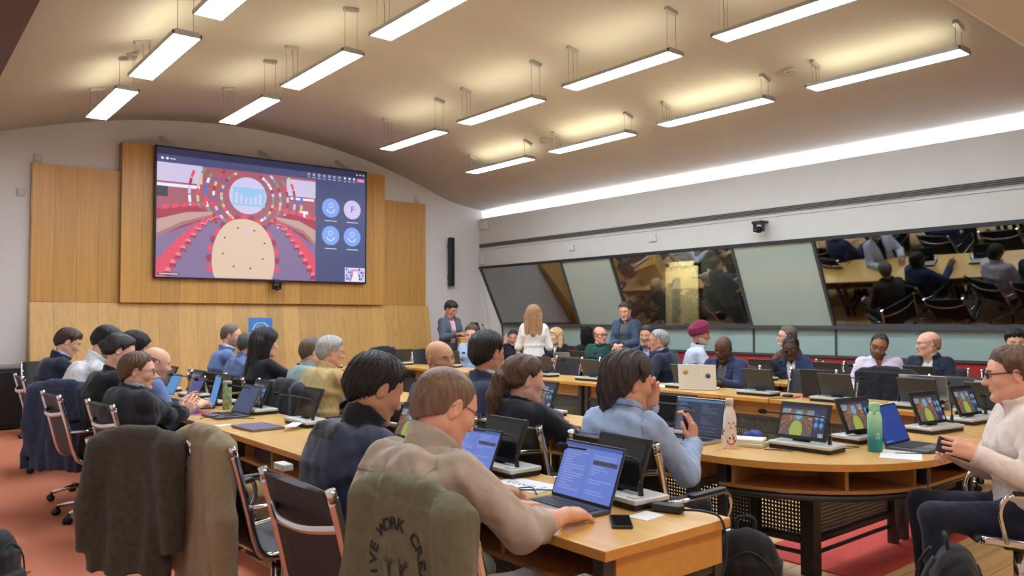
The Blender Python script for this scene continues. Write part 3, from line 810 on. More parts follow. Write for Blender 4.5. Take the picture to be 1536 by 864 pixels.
# ------------------------------------------------------------------ organic surfaces: signed distance fields + surface nets
V3 = lambda *a: np.array(a, dtype=float)
class Field:
    def __init__(s, lo, hi, h):
        s.lo = np.array(lo, float); s.h = h
        s.n = np.maximum(4, np.ceil((np.array(hi)-s.lo)/h).astype(int)+1)
        s.ax = [s.lo[i]+h*np.arange(s.n[i], dtype=np.float32) for i in range(3)]
        s.f = np.full(s.n, .5, np.float32)
    def sub(s, lo, hi):
        a = np.clip(np.floor((np.array(lo)-s.lo)/s.h).astype(int), 0, s.n); b = np.clip(np.ceil((np.array(hi)-s.lo)/s.h).astype(int)+1, 0, s.n)
        if np.any(b-a < 1): return None
        sl = tuple(slice(a[i], b[i]) for i in range(3))
        return sl, s.ax[0][sl[0]][:, None, None], s.ax[1][sl[1]][None, :, None], s.ax[2][sl[2]][None, None, :]
    def put(s, prim, k=.02, op='u'):
        lo, hi, fn = prim
        m = k+2.5*s.h
        r = s.sub(lo-m, hi+m)
        if r is None: return
        sl, x, y, z = r
        d = fn(x, y, z); f = s.f[sl]
        if op == 's': d = -d
        if k > 0:
            if op == 'u':
                h = np.maximum(k-np.abs(f-d), 0)/k; s.f[sl] = np.minimum(f, d)-h*h*k*.25
            else:
                h = np.maximum(k-np.abs(f-d), 0)/k; s.f[sl] = np.maximum(f, d)+h*h*k*.25
        else:
            s.f[sl] = np.minimum(f, d) if op == 'u' else np.maximum(f, d)
    def near(s, fn, band=.03):
        """f += fn(points) near the surface"""
        i = np.where(np.abs(s.f) < band)
        p = [s.ax[a][i[a]] for a in range(3)]
        s.f[i] += fn(*p).astype(np.float32)
    def mesh(s):
        f = s.f; h = s.h
        for a in range(3):
            for e in (0, -1):
                ix = [slice(None)]*3; ix[a] = e; f[tuple(ix)] = np.maximum(f[tuple(ix)], .001)
        S = f < 0
        cs = [S[i:S.shape[0]-1+i, j:S.shape[1]-1+j, k:S.shape[2]-1+k] for i in (0, 1) for j in (0, 1) for k in (0, 1)]
        cnt = sum(c.astype(np.int8) for c in cs)
        act = np.argwhere((cnt > 0) & (cnt < 8))
        if len(act) == 0: return np.zeros((0, 3)), []
        idx = np.full(cnt.shape, -1, np.int32); idx[tuple(act.T)] = np.arange(len(act))
        off = [(i, j, k) for i in (0, 1) for j in (0, 1) for k in (0, 1)]
        val = np.stack([f[act[:, 0]+o[0], act[:, 1]+o[1], act[:, 2]+o[2]] for o in off], 1)
        acc = np.zeros((len(act), 3)); n = np.zeros(len(act))
        for a in range(8):
            for b in range(a+1, 8):
                if sum(abs(off[a][q]-off[b][q]) for q in range(3)) != 1: continue
                va, vb = val[:, a], val[:, b]; c = (va < 0) != (vb < 0)
                t = np.where(c, va/np.where(c, va-vb, 1), 0)[:, None]
                acc += np.where(c[:, None], np.array(off[a])*(1-t)+np.array(off[b])*t, 0); n += c
        v = s.lo+h*(act+acc/n[:, None])
        quads = []
        for a in range(3):
            b_, c_ = (a+1) % 3, (a+2) % 3
            lo_ = [slice(None)]*3; hi_ = [slice(None)]*3
            lo_[a] = slice(0, -1); hi_[a] = slice(1, None)
            e = np.argwhere(S[tuple(lo_)] != S[tuple(hi_)])
            e = e[(e[:, b_] > 0) & (e[:, c_] > 0) & (e[:, b_] < S.shape[b_]-1) & (e[:, c_] < S.shape[c_]-1)]
            if not len(e): continue
            def at(db, dc):
                q = e.copy(); q[:, b_] += db; q[:, c_] += dc; return idx[tuple(q.T)]
            Q = np.stack([at(-1, -1), at(0, -1), at(0, 0), at(-1, 0)], 1)
            inv = ~S[tuple(e.T)]
            Q[inv] = Q[inv][:, ::-1]
            quads.append(Q)
        Q = np.concatenate(quads)
        Q = Q[(Q >= 0).all(1)]
        return v, Q
def np_mesh(name, v, q, mats, mi=None):
    me = bpy.data.meshes.new(name)
    me.vertices.add(len(v)); me.vertices.foreach_set('co', np.asarray(v, np.float32).ravel())
    me.loops.add(len(q)*4); me.loops.foreach_set('vertex_index', np.asarray(q, np.int32).ravel())
    me.polygons.add(len(q)); me.polygons.foreach_set('loop_start', np.arange(0, len(q)*4, 4, dtype=np.int32))
    me.update(calc_edges=True)
    for m in mats: me.materials.append(m)
    if mi is not None: me.polygons.foreach_set('material_index', np.asarray(mi, np.int32))
    me.polygons.foreach_set('use_smooth', np.ones(len(q), bool))
    me.validate(); me.update()
    return me
def smooth_np(v, q, it=1, lam=.5):
    e = np.concatenate([q[:, [0, 1]], q[:, [1, 2]], q[:, [2, 3]], q[:, [3, 0]]])
    for _ in range(it):
        acc = np.zeros_like(v); n = np.zeros(len(v))
        for a, b in ((0, 1), (1, 0)):
            for c in range(3): acc[:, c] += np.bincount(e[:, a], v[e[:, b], c], len(v))
            n += np.bincount(e[:, a], minlength=len(v))
        v = v*(1-lam)+lam*acc/np.maximum(n, 1)[:, None]
    return v
# primitives: (lo, hi, fn)
def cap(a, b, r1, r2=None, cut=None):
    """round cone; cut=(point, direction) slices it flat"""
    r2 = r1 if r2 is None else r2
    a = np.asarray(a, float); b = np.asarray(b, float); ba = b-a; L2 = max(ba@ba, 1e-9)
    def fn(x, y, z):
        px, py, pz = x-a[0], y-a[1], z-a[2]
        t = np.clip((px*ba[0]+py*ba[1]+pz*ba[2])/L2, 0, 1)
        d = np.sqrt((px-t*ba[0])**2+(py-t*ba[1])**2+(pz-t*ba[2])**2)-(r1+(r2-r1)*t)
        if cut is not None:
            p, n = cut; d = np.maximum(d, (x-p[0])*n[0]+(y-p[1])*n[1]+(z-p[2])*n[2])
        return d
    return np.minimum(a-r1, b-r2), np.maximum(a+r1, b+r2), fn
def ell(c, r, R=None):
    c = np.asarray(c, float); r = np.asarray(r, float); A = np.eye(3) if R is None else np.array(R)
    def fn(x, y, z):
        p = [x-c[0], y-c[1], z-c[2]]
        q = [A[0, i]*p[0]+A[1, i]*p[1]+A[2, i]*p[2] for i in range(3)]
        k0 = np.sqrt(sum((q[i]/r[i])**2 for i in range(3))); k1 = np.sqrt(sum((q[i]/r[i]**2)**2 for i in range(3)))
        return k0*(k0-1)/np.maximum(k1, 1e-6)
    m = r.max() if R is not None else r
    return c-m, c+m, fn
def seg(c0, c1, s0, s1, w0, w1, d0, d1, e=2.3):
    """tapered segment with super-elliptic section: side axes s0,s1, half widths w, half depths d"""
    c0 = np.asarray(c0, float); c1 = np.asarray(c1, float); ba = c1-c0; L = np.linalg.norm(ba); u = ba/L
    sd = (np.asarray(s0)+np.asarray(s1)); sd = sd-u*(sd@u); sd /= np.linalg.norm(sd); fr = np.cross(u, sd)
    def fn(x, y, z):
        px, py, pz = x-c0[0], y-c0[1], z-c0[2]
        t = (px*u[0]+py*u[1]+pz*u[2])/L; tc = np.clip(t, 0, 1)
        w = w0+(w1-w0)*tc; d = d0+(d1-d0)*tc
        S = np.abs(px*sd[0]+py*sd[1]+pz*sd[2])/w; F = np.abs(px*fr[0]+py*fr[1]+pz*fr[2])/d
        rad = ((S**e+F**e)**(1/e)-1)*np.minimum(w, d)
        ax = np.abs(t-tc)*L
        return np.where(ax > 0, np.sqrt(np.maximum(rad, 0)**2+ax*ax)+np.minimum(rad, 0)*0, rad)
    m = max(w0, w1, d0, d1)
    return np.minimum(c0, c1)-m, np.maximum(c0, c1)+m, fn
def half(p, n, lo, hi):
    p = np.asarray(p, float); n = np.asarray(n, float)
    return np.asarray(lo, float), np.asarray(hi, float), lambda x, y, z: (x-p[0])*n[0]+(y-p[1])*n[1]+(z-p[2])*n[2]
def xfp(prim, R, t):
    """prim given in a local frame -> world of the field (rotation R, translation t)"""
    lo, hi, fn = prim; R = np.asarray(R); t = np.asarray(t)
    cs = np.array([[(lo, hi)[i][0], (lo, hi)[j][1], (lo, hi)[k][2]] for i in (0, 1) for j in (0, 1) for k in (0, 1)]) @ R.T + t
    def g(x, y, z):
        px, py, pz = x-t[0], y-t[1], z-t[2]
        return fn(R[0, 0]*px+R[1, 0]*py+R[2, 0]*pz, R[0, 1]*px+R[1, 1]*py+R[2, 1]*pz, R[0, 2]*px+R[1, 2]*py+R[2, 2]*pz)
    return cs.min(0), cs.max(0), g
def unit(v): v = np.asarray(v, float); return v/max(np.linalg.norm(v), 1e-9)
def rot(ax, a):
    ax = unit(ax); K = np.array([[0, -ax[2], ax[1]], [ax[2], 0, -ax[0]], [-ax[1], ax[0], 0]])
    return np.eye(3)+math.sin(a)*K+(1-math.cos(a))*K@K
def folds(ph, amp, s=1.0):
    """cloth wrinkles: a few warped directional waves with patchy strength"""
    r = random.Random(ph); D = [unit([r.uniform(-1, 1), r.uniform(-1, 1), r.uniform(-.35, .35)]) for _ in range(4)]; P = [r.uniform(0, 6) for _ in range(8)]
    def fn(x, y, z):
        o = 0
        for i, d in enumerate(D):
            u = x*d[0]+y*d[1]+z*d[2]; v = x*d[1]-y*d[0]+z*.7
            wv = (55+30*i)*s*u + 2.2*np.sin(8*v+P[i]) + 1.2*np.sin(17*z+5*x+P[i+4])
            q = np.sin(wv); q = q*np.abs(q)**.4
            o = o + q*(.5+.5*np.sin(7*v*(1+.3*i)+9*z+P[i+3]))*(1, .8, .6, .4)[i]
        return amp*o*.6
    return fn

# ------------------------------------------------------------------ head
def head_field(h, p):
    """head in its own frame: +Y face, +Z crown, origin between the ears"""
    nb = np.array(p.get('nb', (0, -.048, -.2)))
    F = Field(np.minimum((-.105, -.125, -.15), nb-.075), np.maximum((.105, .145, .14), nb+.075), h)
    j = p.get('jaw', 1.0); wd = p.get('wide', 1.0)
    F.put(ell((0, -.016, .028), (.075*wd, .096, .088)), 0)
    F.put(ell((0, .03, .018), (.066*wd, .066, .076)), .03)
    F.put(ell((0, .036, -.038), (.058*wd, .056, .072)), .035)
    for s in (-1, 1):
        F.put(cap((s*.052*wd*j, -.008, -.058), (s*.018, .07, -.1), .02, .016), .035)
        F.put(ell((s*.042, .062, -.022), (.022, .022, .02)), .025)
        F.put(cap((s*.012, .088, .024), (s*.045, .072, .024), .009, .008), .018)
    F.put(ell((0, .079, -.102), (.024*j, .018, .017)), .022)
    F.put(cap((0, .03, -.09), (0, -.01, -.11), .03), .04)
    for s in (-1, 1): F.put(ell((s*.032, .098, .004), (.018, .015, .011)), .016, 's')
    for s in (-1, 1): F.put(ell((s*.032, .073, .003), (.0145, .0135, .0135)), .003)
    for s in (-1, 1): F.put(cap((s*.02, .083, .0125), (s*.046, .074, .0115), .0048), .006)
    nl = p.get('nose', 1.0)
    F.put(cap((0, .09, .014), (0, .09+.024*nl, -.028), .0085, .0115), .014)
    F.put(ell((0, .088+.022*nl, -.033), (.0125, .0135, .0105)), .01)
    for s in (-1, 1): F.put(ell((s*.0125, .098, -.035), (.0085, .0115, .0085)), .008)
    for s in (-1, 1): F.put(ell((s*.006, .108, -.0435), (.0035, .006, .004)), .004, 's')
    F.put(ell((0, .083, -.064), (.026, .0165, .02)), .014)
    F.put(ell((0, .0935, -.0585), (.0215, .0085, .0058)), .005)
    F.put(ell((0, .0925, -.0705), (.0185, .0085, .0066)), .005)
    if p.get('smile'):
        F.put(ell((0, .1, -.0645), (.021, .009, .0065)), .003, 's')
    else:
        F.put(ell((0, .104, -.0645), (.022, .008, .0018)), .003, 's')
    F.put(ell((0, .098, -.083), (.02, .008, .006)), .014, 's')
    for s in (-1, 1):
        R = rot((0, 0, 1), s*-.35) @ rot((1, 0, 0), -.18)
        F.put(ell((s*.077*wd, -.012, -.004), (.009, .019, .033), R), .006)
        F.put(ell((s*.086*wd, -.008, .002), (.0065, .0105, .02), R), .004, 's')
    nk = p.get('neck', 1.0)
    F.put(cap((0, -.024, -.05), nb, .054*nk, .05*nk), .03)
    return F
def head_mats(v, q, p):
    c = v[q].mean(1); x, y, z = c[:, 0], c[:, 1], c[:, 2]; ax = np.abs(x)
    mi = np.zeros(len(q), int)
    b = p.get('beard')
    if b is not None:
        top = -.04 if b != 'goatee' else -.048
        m = (z < top-.0*y) & (z > -.135) & (y > -.005) & ((z < -.06) | (ax > .024) | (z > -.054))
        m &= ~((ax < .022) & (z < -.0535) & (z > -.0755) & (y > .085))
        m &= z < (-.044 - .0*ax + np.where(ax > .03, (.05-y)*.5, 0).clip(-.03, .05))
        if b == 'goatee': m &= (ax < .032) & (y > .05)
        mi[m] = 3
    mi[((ax/.0215)**2+((z+.0648)/.0115)**2 < 1) & (y > .086)] = 1
    if p.get('smile'): mi[(ax < .019) & (y > .078) & (z > -.069) & (z < -.058)] = 5
    e = ((ax-.032)/.0125)**2+((z-.003)/.0050)**2 < 1; e &= y > .07
    mi[e] = 4
    pu = ((ax-.032)**2+(z-.003)**2 < .0060**2) & (y > .07); mi[pu] = 2
    br = (ax > .014) & (ax < .05) & (np.abs(z-(.0265-.12*np.abs(ax-.033))) < .0032) & (y > .055); mi[br] = 2
    if p.get('shut'): mi[e] = 0
    return mi
HEADS = {}
def hair_field(h, st, p):
    """hair shell in head frame; st: hairline table over azimuth, thickness, extra locks"""
    lo, hi = (-.16, -.19, -.2), (.16, .16, .2)
    ext = st.get('locks', [])
    if ext:
        pass
        al = np.min([np.minimum(np.array(a)-r1, np.array(b)-r2) for a, b, r1, r2 in ext], 0)-.02; ah = np.max([np.maximum(np.array(a)+r1, np.array(b)+r2) for a, b, r1, r2 in ext], 0)+.02
        lo = np.minimum(lo, al); hi = np.maximum(hi, ah)
    F = Field(lo, hi, h); t = st.get('t', .012); wd = p.get('wide', 1.0)
    pad = lambda q: (q[0]-.05, q[1]+.05, q[2])
    F.put(pad(ell((0, -.017, .029), (.0755*wd+.002, .0975, .0895))), 0)
    F.put(pad(ell((0, -.045, -.02), (.066*wd, .066, .08))), .02)
    F.put(pad(ell((0, .031, .022), (.066*wd+.001, .067, .077))), .03)
    az = np.radians([0, 30, 55, 78, 92, 118, 180]); ln = np.array(st['line'])
    mxl = st.get('max')
    def line(x, y, z):
        ph = np.abs(np.arctan2(x, y))
        l = np.interp(ph.ravel(), az, ln).reshape(ph.shape)
        return l
    X, Y, Z = F.ax[0][:, None, None], F.ax[1][None, :, None], F.ax[2][None, None, :]
    L = line(X+0*Y, Y+0*X, 0)
    sm = np.clip((Z-L)/st.get('taper', .05), 0, 1); sm = sm*sm*(3-2*sm)
    sdk = np.clip((np.abs(X)-.03)/.045, 0, 1)*np.clip((.075-Z)/.06, 0, 1); sf_ = 1-(1-st.get('side', .5))*sdk
    F.f = (F.f-t*(.04+.96*sm)*sf_).astype(np.float32)
    jag = st.get('jag', .004)*np.sin(np.arctan2(X, Y)*46+Z*120)
    F.f = np.maximum(F.f, ((L-Z)*.75+jag).astype(np.float32))
    if mxl is not None:
        L2 = np.interp(np.abs(np.arctan2(X+0*Y, Y+0*X)).ravel(), az, np.array(mxl)).reshape(L.shape)
        F.f = np.maximum(F.f, ((Z-L2)*.8+jag).astype(np.float32))
    if st.get('part') is not None:
        F.put(cap((st['part'], .09, .12), (st['part'], -.06, .145), .012), .012, 's')
    for a, b, r1, r2 in ext: F.put(cap(a, b, r1, r2), st.get('lk', .02))
    g = st.get('g', .003); gf = st.get('gf', 34); flow = st.get('flow', 'crown'); sd = random.Random(p.get('seed', 1)).uniform(0, 6)
    def fn(x, y, z):
        if flow == 'long':
            a = np.arctan2(x, y+.03); u = a*gf + 2.0*np.sin(z*st.get('wave', 9)+sd+3*a) ; return g*(np.sin(u)+.6*np.sin(u*2.3+z*14+sd)+.4*np.sin(a*gf*4.1+z*6))
        if flow == 'back':
            u = (x*1.0+.25*z)*gf*12 + 2.5*np.sin(y*28+z*10+sd); return g*(np.sin(u)+.6*np.sin(u*2.1+y*40)+.5*np.sin(y*60+z*50+x*80))
        if flow == 'buzz': return g*np.sin(x*700)*np.sin(y*650)*np.sin(z*680)
        if flow == 'curl': return g*(np.sin(x*150+sd)*np.sin(y*140)*np.sin(z*150)*2+np.sin(x*330)*np.sin(z*310+y*200))
        a = np.arctan2(x, y+.05); rr = np.sqrt(x*x+(y+.05)**2)
        u = a*gf*.6+2.2*np.sin(rr*60+z*25+sd); return g*(np.sin(u)+.7*np.sin(u*2.3+z*60)+.4*np.sin(a*gf*3+z*40))
    F.near(fn, .02)
    return F
HAIRM = {}
def hair_mat(col, var=.35):
    return mat('hair_%d_%d_%d' % col, col, .42, var=var, scale=9, bump=.35, bscale=14, stretch=(9, 9, 1.2), spec=.35)
def skin_mats(col, hair, beard=None):
    n = 'skin_%d_%d_%d' % col
    if n not in MATS:
        m = mat(n, col, .5, var=.05, scale=22, bump=.03, bscale=260, spec=.35)
        P = m.node_tree.nodes['Principled BSDF']; P.inputs['Subsurface Weight'].default_value = .12; P.inputs['Subsurface Radius'].default_value = (.012, .005, .003); P.inputs['Subsurface Scale'].default_value = .6
    lip = tuple(int(c*k) for c, k in zip(col, (.88, .74, .72)))
    bc = tuple(int(col[i]*.45+(beard or hair)[i]*.55) for i in range(3))
    return [MATS[n], mat('lips_%d_%d_%d' % lip, lip, .4), mat('brow_%d_%d_%d' % hair, tuple(min(255, int(c*.8+8)) for c in hair), .6), mat('stubble_%d_%d_%d' % bc, bc, .7, var=.2, scale=300), mat('eye_white', (222, 216, 210), .15), mat('teeth', (226, 218, 206), .25)]
STY = {
 'short': dict(line=[.08, .078, .056, .0, .026, -.03, -.075], t=.017, g=.0018, jag=.002),
 'thick': dict(line=[.066, .064, .048, -.004, .022, -.035, -.078], t=.021, g=.0024, jag=.003, side=.55),
 'buzz': dict(side=.7, line=[.088, .082, .06, .0, .026, -.03, -.074], t=.0035, g=.0009, flow='buzz', jag=.0006),
 'bald': dict(line=[.3, .3, .3, .0, .02, -.03, -.07], max=[-.3, -.3, .0, .03, .04, .045, .045], t=.002, g=.0007, flow='buzz', jag=.003),
 'swept': dict(side=.8, line=[.076, .072, .05, .0, .022, -.04, -.105], t=.026, g=.0045, flow='back', gf=17),
 'receding': dict(line=[.092, .092, .068, .0, .026, -.035, -.078], t=.009, g=.002),
 'long': dict(side=1, taper=.02, line=[.06, .05, .0, -.1, -.12, -.16, -.18], t=.02, g=.0035, flow='long'),
 'pony': dict(side=.9, taper=.03, line=[.07, .066, .046, .006, .024, -.03, -.05], t=.015, g=.0026, flow='back', gf=16),
}
# ------------------------------------------------------------------ hand
def hand_prims(side, curl=.4, spread=.12, thumb=.5, point=False):
    """hand frame: wrist at origin, +Y along the fingers, +Z back of hand; side=+1 right hand (thumb on -X)"""
    P = []; sx = -side
    rows = [(.030, .096, .0, (.044, .026, .020), .0092), (.010, .102, .003, (.048, .03, .021), .0094), (-.010, .097, .001, (.045, .028, .021), .009), (-.028, .087, -.003, (.035, .021, .018), .0078)]
    for i, (x, y, z, ls, r) in enumerate(rows):
        x *= sx
        P.append(cap((x*.55, .012, -.002), (x, y-.008, z), .0145, .0115))
    P.append(cap((.02*sx, .03, -.006), (.012*sx, .075, -.004), .017)); P.append(cap((-.016*sx, .025, -.006), (-.018*sx, .07, -.005), .016))
    F = []
    for i, (x, y, z, ls, r) in enumerate(rows):
        p = np.array((x*sx, y-.012, z)); c = curl[i] if isinstance(curl, (list, tuple)) else curl*(1+.12*i)
        an = .15+c*.55
        dx = (1.3-i*.9)*spread*sx
        for k, L in enumerate(ls):
            d = np.array((dx*math.cos(an), math.cos(an), -math.sin(an))); d /= np.linalg.norm(d)
            q = p+d*(L+(.012 if k == 0 else 0)); F.append(cap(p, q, r*(1-.07*k), r*(1-.07*(k+1)))); p = q; an += c*(.95, .7, 0)[k]
    T = []
    a = np.array((.02*sx, .014, -.008)); b = a+np.array((.026*sx, .03, -.010-.006*thumb)); c = b+np.array((.014*sx*(1-thumb), .03, -.006-.012*thumb)); d = c+np.array((-.004*sx*thumb*2, .025, -.004-.008*thumb))
    T = [cap(a, b, .0155, .0125), cap(b, c, .0118, .0102), cap(c, d, .0102, .0082)]
    return P, F, T
def hand_into(F, R, t, side, **kw):
    P, G, T = hand_prims(side, **kw)
    for q in P: F.put(xfp(q, R, t), .016)
    for q in T: F.put(xfp(q, R, t), .008)
    for q in G: F.put(xfp(q, R, t), .0045)
# ------------------------------------------------------------------ people
def fabric(name, col, rough=.85, var=.06, bump=.12, sc=500, sheen=.15):
    m = mat('cloth_'+name, col, rough, var=var, scale=40, bump=bump, bscale=sc, spec=.25, sheen=sheen)
    if 'crease' not in m:
        m['crease'] = 1; N, L = m.node_tree.nodes, m.node_tree.links; P = N['Principled BSDF']
        tc = [n for n in N if n.type == 'TEX_COORD'][0]; b0 = [n for n in N if n.type == 'BUMP'][0]
        n = N.new('ShaderNodeTexNoise'); n.inputs['Scale'].default_value = 4.2; n.inputs['Detail'].default_value = 1.2; n.inputs['Distortion'].default_value = 1.3
        L.new(tc.outputs['Object'], n.inputs['Vector'])
        s_ = N.new('ShaderNodeMath'); s_.operation = 'SUBTRACT'; s_.inputs[1].default_value = .5; L.new(n.outputs['Fac'], s_.inputs[0])
        a_ = N.new('ShaderNodeMath'); a_.operation = 'ABSOLUTE'; L.new(s_.outputs[0], a_.inputs[0])
        q_ = N.new('ShaderNodeMath'); q_.operation = 'POWER'; q_.inputs[1].default_value = .85; L.new(a_.outputs[0], q_.inputs[0])
        b = N.new('ShaderNodeBump'); b.inputs['Strength'].default_value = .4; b.inputs['Distance'].default_value = .03
        L.new(q_.outputs[0], b.inputs['Height']); L.new(b.outputs[0], b0.inputs['Normal'])
    return m
GLASSB = mat('glasses_black', (20, 18, 20), .3)
LENS = glass('spectacle_lens', (.93, .95, .95), .07)
SHOE = mat('shoe_black', (24, 22, 22), .4)
def shell(c, ax, R, tap, th, hh):
    """open collar band around axis ax"""
    c = np.asarray(c); ax = unit(ax)
    def fn(x, y, z):
        px, py, pz = x-c[0], y-c[1], z-c[2]
        t = px*ax[0]+py*ax[1]+pz*ax[2]
        r = np.sqrt(np.maximum(px*px+py*py+pz*pz-t*t, 0))
        return np.maximum(np.abs(r-(R+tap*t))-th, np.abs(t)-hh)
    m = R+hh+.03
    return c-m, c+m, fn
def person(label, at, face, sit=True, lean=8, side=0, twist=0, curve=6, head=(0, 10, 0), hs=1.0, skin=(205, 160, 135), hair='short', hcol=(50, 40, 34), hx=None, face_p=None,
           top=None, pants=(34, 36, 44), bulk=1.0, sc=1.0, R=None, L=None, h=.011, hh=.0045, glasses=None, hip=None, group=None, female=False, legs=None, chairz=.47, shoes=True, skirt=False):
    """at: world position of the head centre; face: compass angle the body faces; wrists R/L in world space"""
    r_ = thing('person', label, 'person', (0, 0, 0), math.radians(face-90), group)
    a0 = math.radians(lean); a1 = math.radians(lean+curve); sd = math.radians(side)
    # spine, local frame +Y ahead, +X the person's right
    def dirv(a): return rot((0, 1, 0), sd) @ np.array((0, math.sin(a), math.cos(a)))
    seglen = [(.17, a0*.6), (.16, a0), (.15, a1), (.06, a1*1.05), (.135, (a1+math.radians(head[1])*.5)*.8)]
    hz = hip if hip is not None else (chairz+.075 if sit else .93*sc)
    tot = sum(l*dirv(a)[2] for l, a in seglen)
    ts = (at[2]-hz)/tot
    if ts > 1.2*sc or ts < .82*sc:
        ts = min(max(ts, .82*sc), 1.2*sc); hz = at[2]-tot*ts
    P = [np.zeros(3)+np.array((0, 0, hz))]
    for l, a in seglen: P.append(P[-1]+dirv(a)*l*ts)
    off = P[5]
    f = math.radians(face-90); cf_, sf = math.cos(f), math.sin(f)
    rx = at[0]-(off[0]*cf_-off[1]*sf); ry = at[1]-(off[0]*sf+off[1]*cf_)
    r_.location = (rx, ry, 0)
    def loc(w): return np.array(((w[0]-rx)*cf_+(w[1]-ry)*sf, -(w[0]-rx)*sf+(w[1]-ry)*cf_, w[2]))
    tw = math.radians(twist)
    up3 = unit(P[3]-P[2]); X0 = rot((0, 1, 0), sd) @ np.array((1., 0, 0)); X1 = rot(up3, tw) @ X0; Xm = unit(X0+X1)
    Fr = np.cross(up3, X1)              # chest front (+Y like)
    shw = (.162 if not female else .142)*sc*(.6+.4*bulk)
    S = {+1: P[3]+X1*shw-up3*.015+Fr*.0, -1: P[3]-X1*shw-up3*.015}
    top = dict(top or {}); kind = top.get('kind', 'shirt'); long_ = top.get('sleeve', 'long')
    # arms
    arm = {}
    for s, spec in ((1, R), (-1, L)):
        spec = dict(spec or {})
        if 'w' in spec: W = loc(spec['w'])
        elif 'lw' in spec: W = np.array(spec['lw'], float)
        else: W = np.array((s*.17, .36 if sit else .04, .78 if sit else .80*sc)) if sit else S[s]+np.array((s*.07, .06, -.52*sc))
        la, lb = .295*sc, .255*sc
        d = W-S[s]; D = np.linalg.norm(d)
        if D > (la+lb)*.985: W = S[s]+d/D*(la+lb)*.985; d = W-S[s]; D = np.linalg.norm(d)
        pole = np.array(spec.get('pole', (s*.55, -.45, -.9)), float)
        x = (la*la-lb*lb+D*D)/(2*D); y = math.sqrt(max(la*la-x*x, 0)); u = d/D; pv = unit(pole-u*(pole@u))
        E = S[s]+u*x+pv*y
        fw = unit(spec['f']) if 'f' in spec else unit(W-E)
        if 'fw' in spec: q = np.array(spec['fw'], float); fw = unit((q[0]*cf_+q[1]*sf, -q[0]*sf+q[1]*cf_, q[2]))
        upv = np.array(spec.get('up', (s*.25, -.1, 1)), float)
        if 'upw' in spec: q = np.array(spec['upw'], float); upv = np.array((q[0]*cf_+q[1]*sf, -q[0]*sf+q[1]*cf_, q[2]))
        z = unit(upv-fw*(upv@fw)); xx = np.cross(fw, z)
        arm[s] = (S[s], E, W, np.stack([xx, fw, z], 1), spec)
    # ---------------- head
    yaw, pit, rol = [math.radians(q) for q in head]
    Hc = P[5]; HR = rot((0, 0, 1), yaw) @ rot((1, 0, 0), -pit) @ rot((0, 1, 0), rol)
    fp = dict(face_p or {}); nb = HR.T @ (P[4]-up3*.05-Fr*.005-Hc)/hs; fp['nb'] = nb; fp['seed'] = len(label)
    if female: fp.setdefault('jaw', .88); fp.setdefault('neck', .84); fp.setdefault('nose', .85); fp.setdefault('wide', .95)
    HF = head_field(hh, fp); v, q = HF.mesh(); v = smooth_np(v, q, 1, .35)
    mi = head_mats(v, q, fp)
    vs = [(v*hs) @ HR.T + Hc]; qs = [q]; ms = [mi]; n0 = len(v)
    def addmesh(v, q, m=0):
        nonlocal n0
        if len(v) == 0: return
        vs.append(v); qs.append(q+n0); ms.append(np.full(len(q), m)); n0 += len(v)
    b_ = bulk
    hw = {'p': .17*b_, 'w': .148*b_, 'c': .165*(.5+.5*b_), 's': .155*(.55+.45*b_)}; dd = {'p': .122*b_, 'w': .112*b_, 'c': .125*b_, 's': .095*(.5+.5*b_)}
    if female: hw['w'] *= .86; hw['c'] *= .9; hw['s'] *= .9; dd['w'] *= .92
    nb3 = P[4]
    def torso(F, o, k=.05, lowcut=None, hem=0):
        p0 = P[0]+np.array((0, -.0, -.06-hem if sit else -.1-hem))
        F.put(seg(p0, P[1], X0, X0, hw['p']+o, hw['w']+o, dd['p']+o, dd['w']+o, 2.4), k)
        F.put(seg(P[1], P[2], X0, Xm, hw['w']+o, hw['c']+o, dd['w']+o, dd['c']+o, 2.4), k)
        F.put(seg(P[2], P[3]-up3*.02, Xm, X1, hw['c']+o, hw['s']+o, dd['c']+o, dd['s']*.8+o, 2.5), k)
        for s in (-1, 1):
            if o < -.03:
                F.put(cap(nb3-up3*.08, S[s]-up3*.03, .02), .02); continue
            F.put(cap(nb3+X1*s*.03-up3*.05, S[s]-up3*.008, .046+o*.6, .05*sc+o*.8), .045)
            F.put(ell(P[2]+X1*s*hw['c']*.5+Fr*dd['c']*.45+up3*.04, (.085+o, .06+o, .08+o)), .05) if not female else F.put(ell(P[2]+X1*s*.075+Fr*dd['c']*.72+up3*.0, (.068+o, .06+o, .066+o)), .04)
            F.put(ell(P[2]+X1*s*hw['c']*.42-Fr*dd['c']*.5+up3*.04, (.09+o, .05+o, .13+o)), .07)
    def sleeves(F, o, end=1.0, k=.04, wide=1.0):
        for s in (1, -1):
            Sx, E, W, M, sp = arm[s]; r0, r1, r2 = .054*sc*(.6+.4*b_), .046*sc*(.6+.4*b_), .034*sc
            F.put(cap(Sx, E, r0+o, r1+o*wide), .028)
            if end > 0:
                d = unit(W-E); T = E+(W-E)*end
                F.put(cap(E, T+d*.03, r1+o*wide, (r2 if end > .8 else r2+.01)+o*1.1, cut=(T, d)), .022)
    # coarse hidden trunk + visible bare arms and hands
    lo = np.min([P[0]-.3, S[1]-.2, S[-1]-.2, arm[1][1]-.1, arm[-1][1]-.1, arm[1][2]-.1, arm[-1][2]-.1], 0); hi = np.max([P[4]+.1, S[1]+.2, S[-1]+.2, P[0]+.3, arm[1][1]+.12, arm[-1][1]+.12, arm[1][2]+.12, arm[-1][2]+.12], 0)
    BF = Field(lo, hi, .022); torso(BF, -.045); sleeves(BF, -.022, .93)
    addmesh(*BF.mesh())
    he = top.get('hand_h', max(.0034, min(hh*.95, .005)))
    bare = top.get('bare', long_ != 'long')
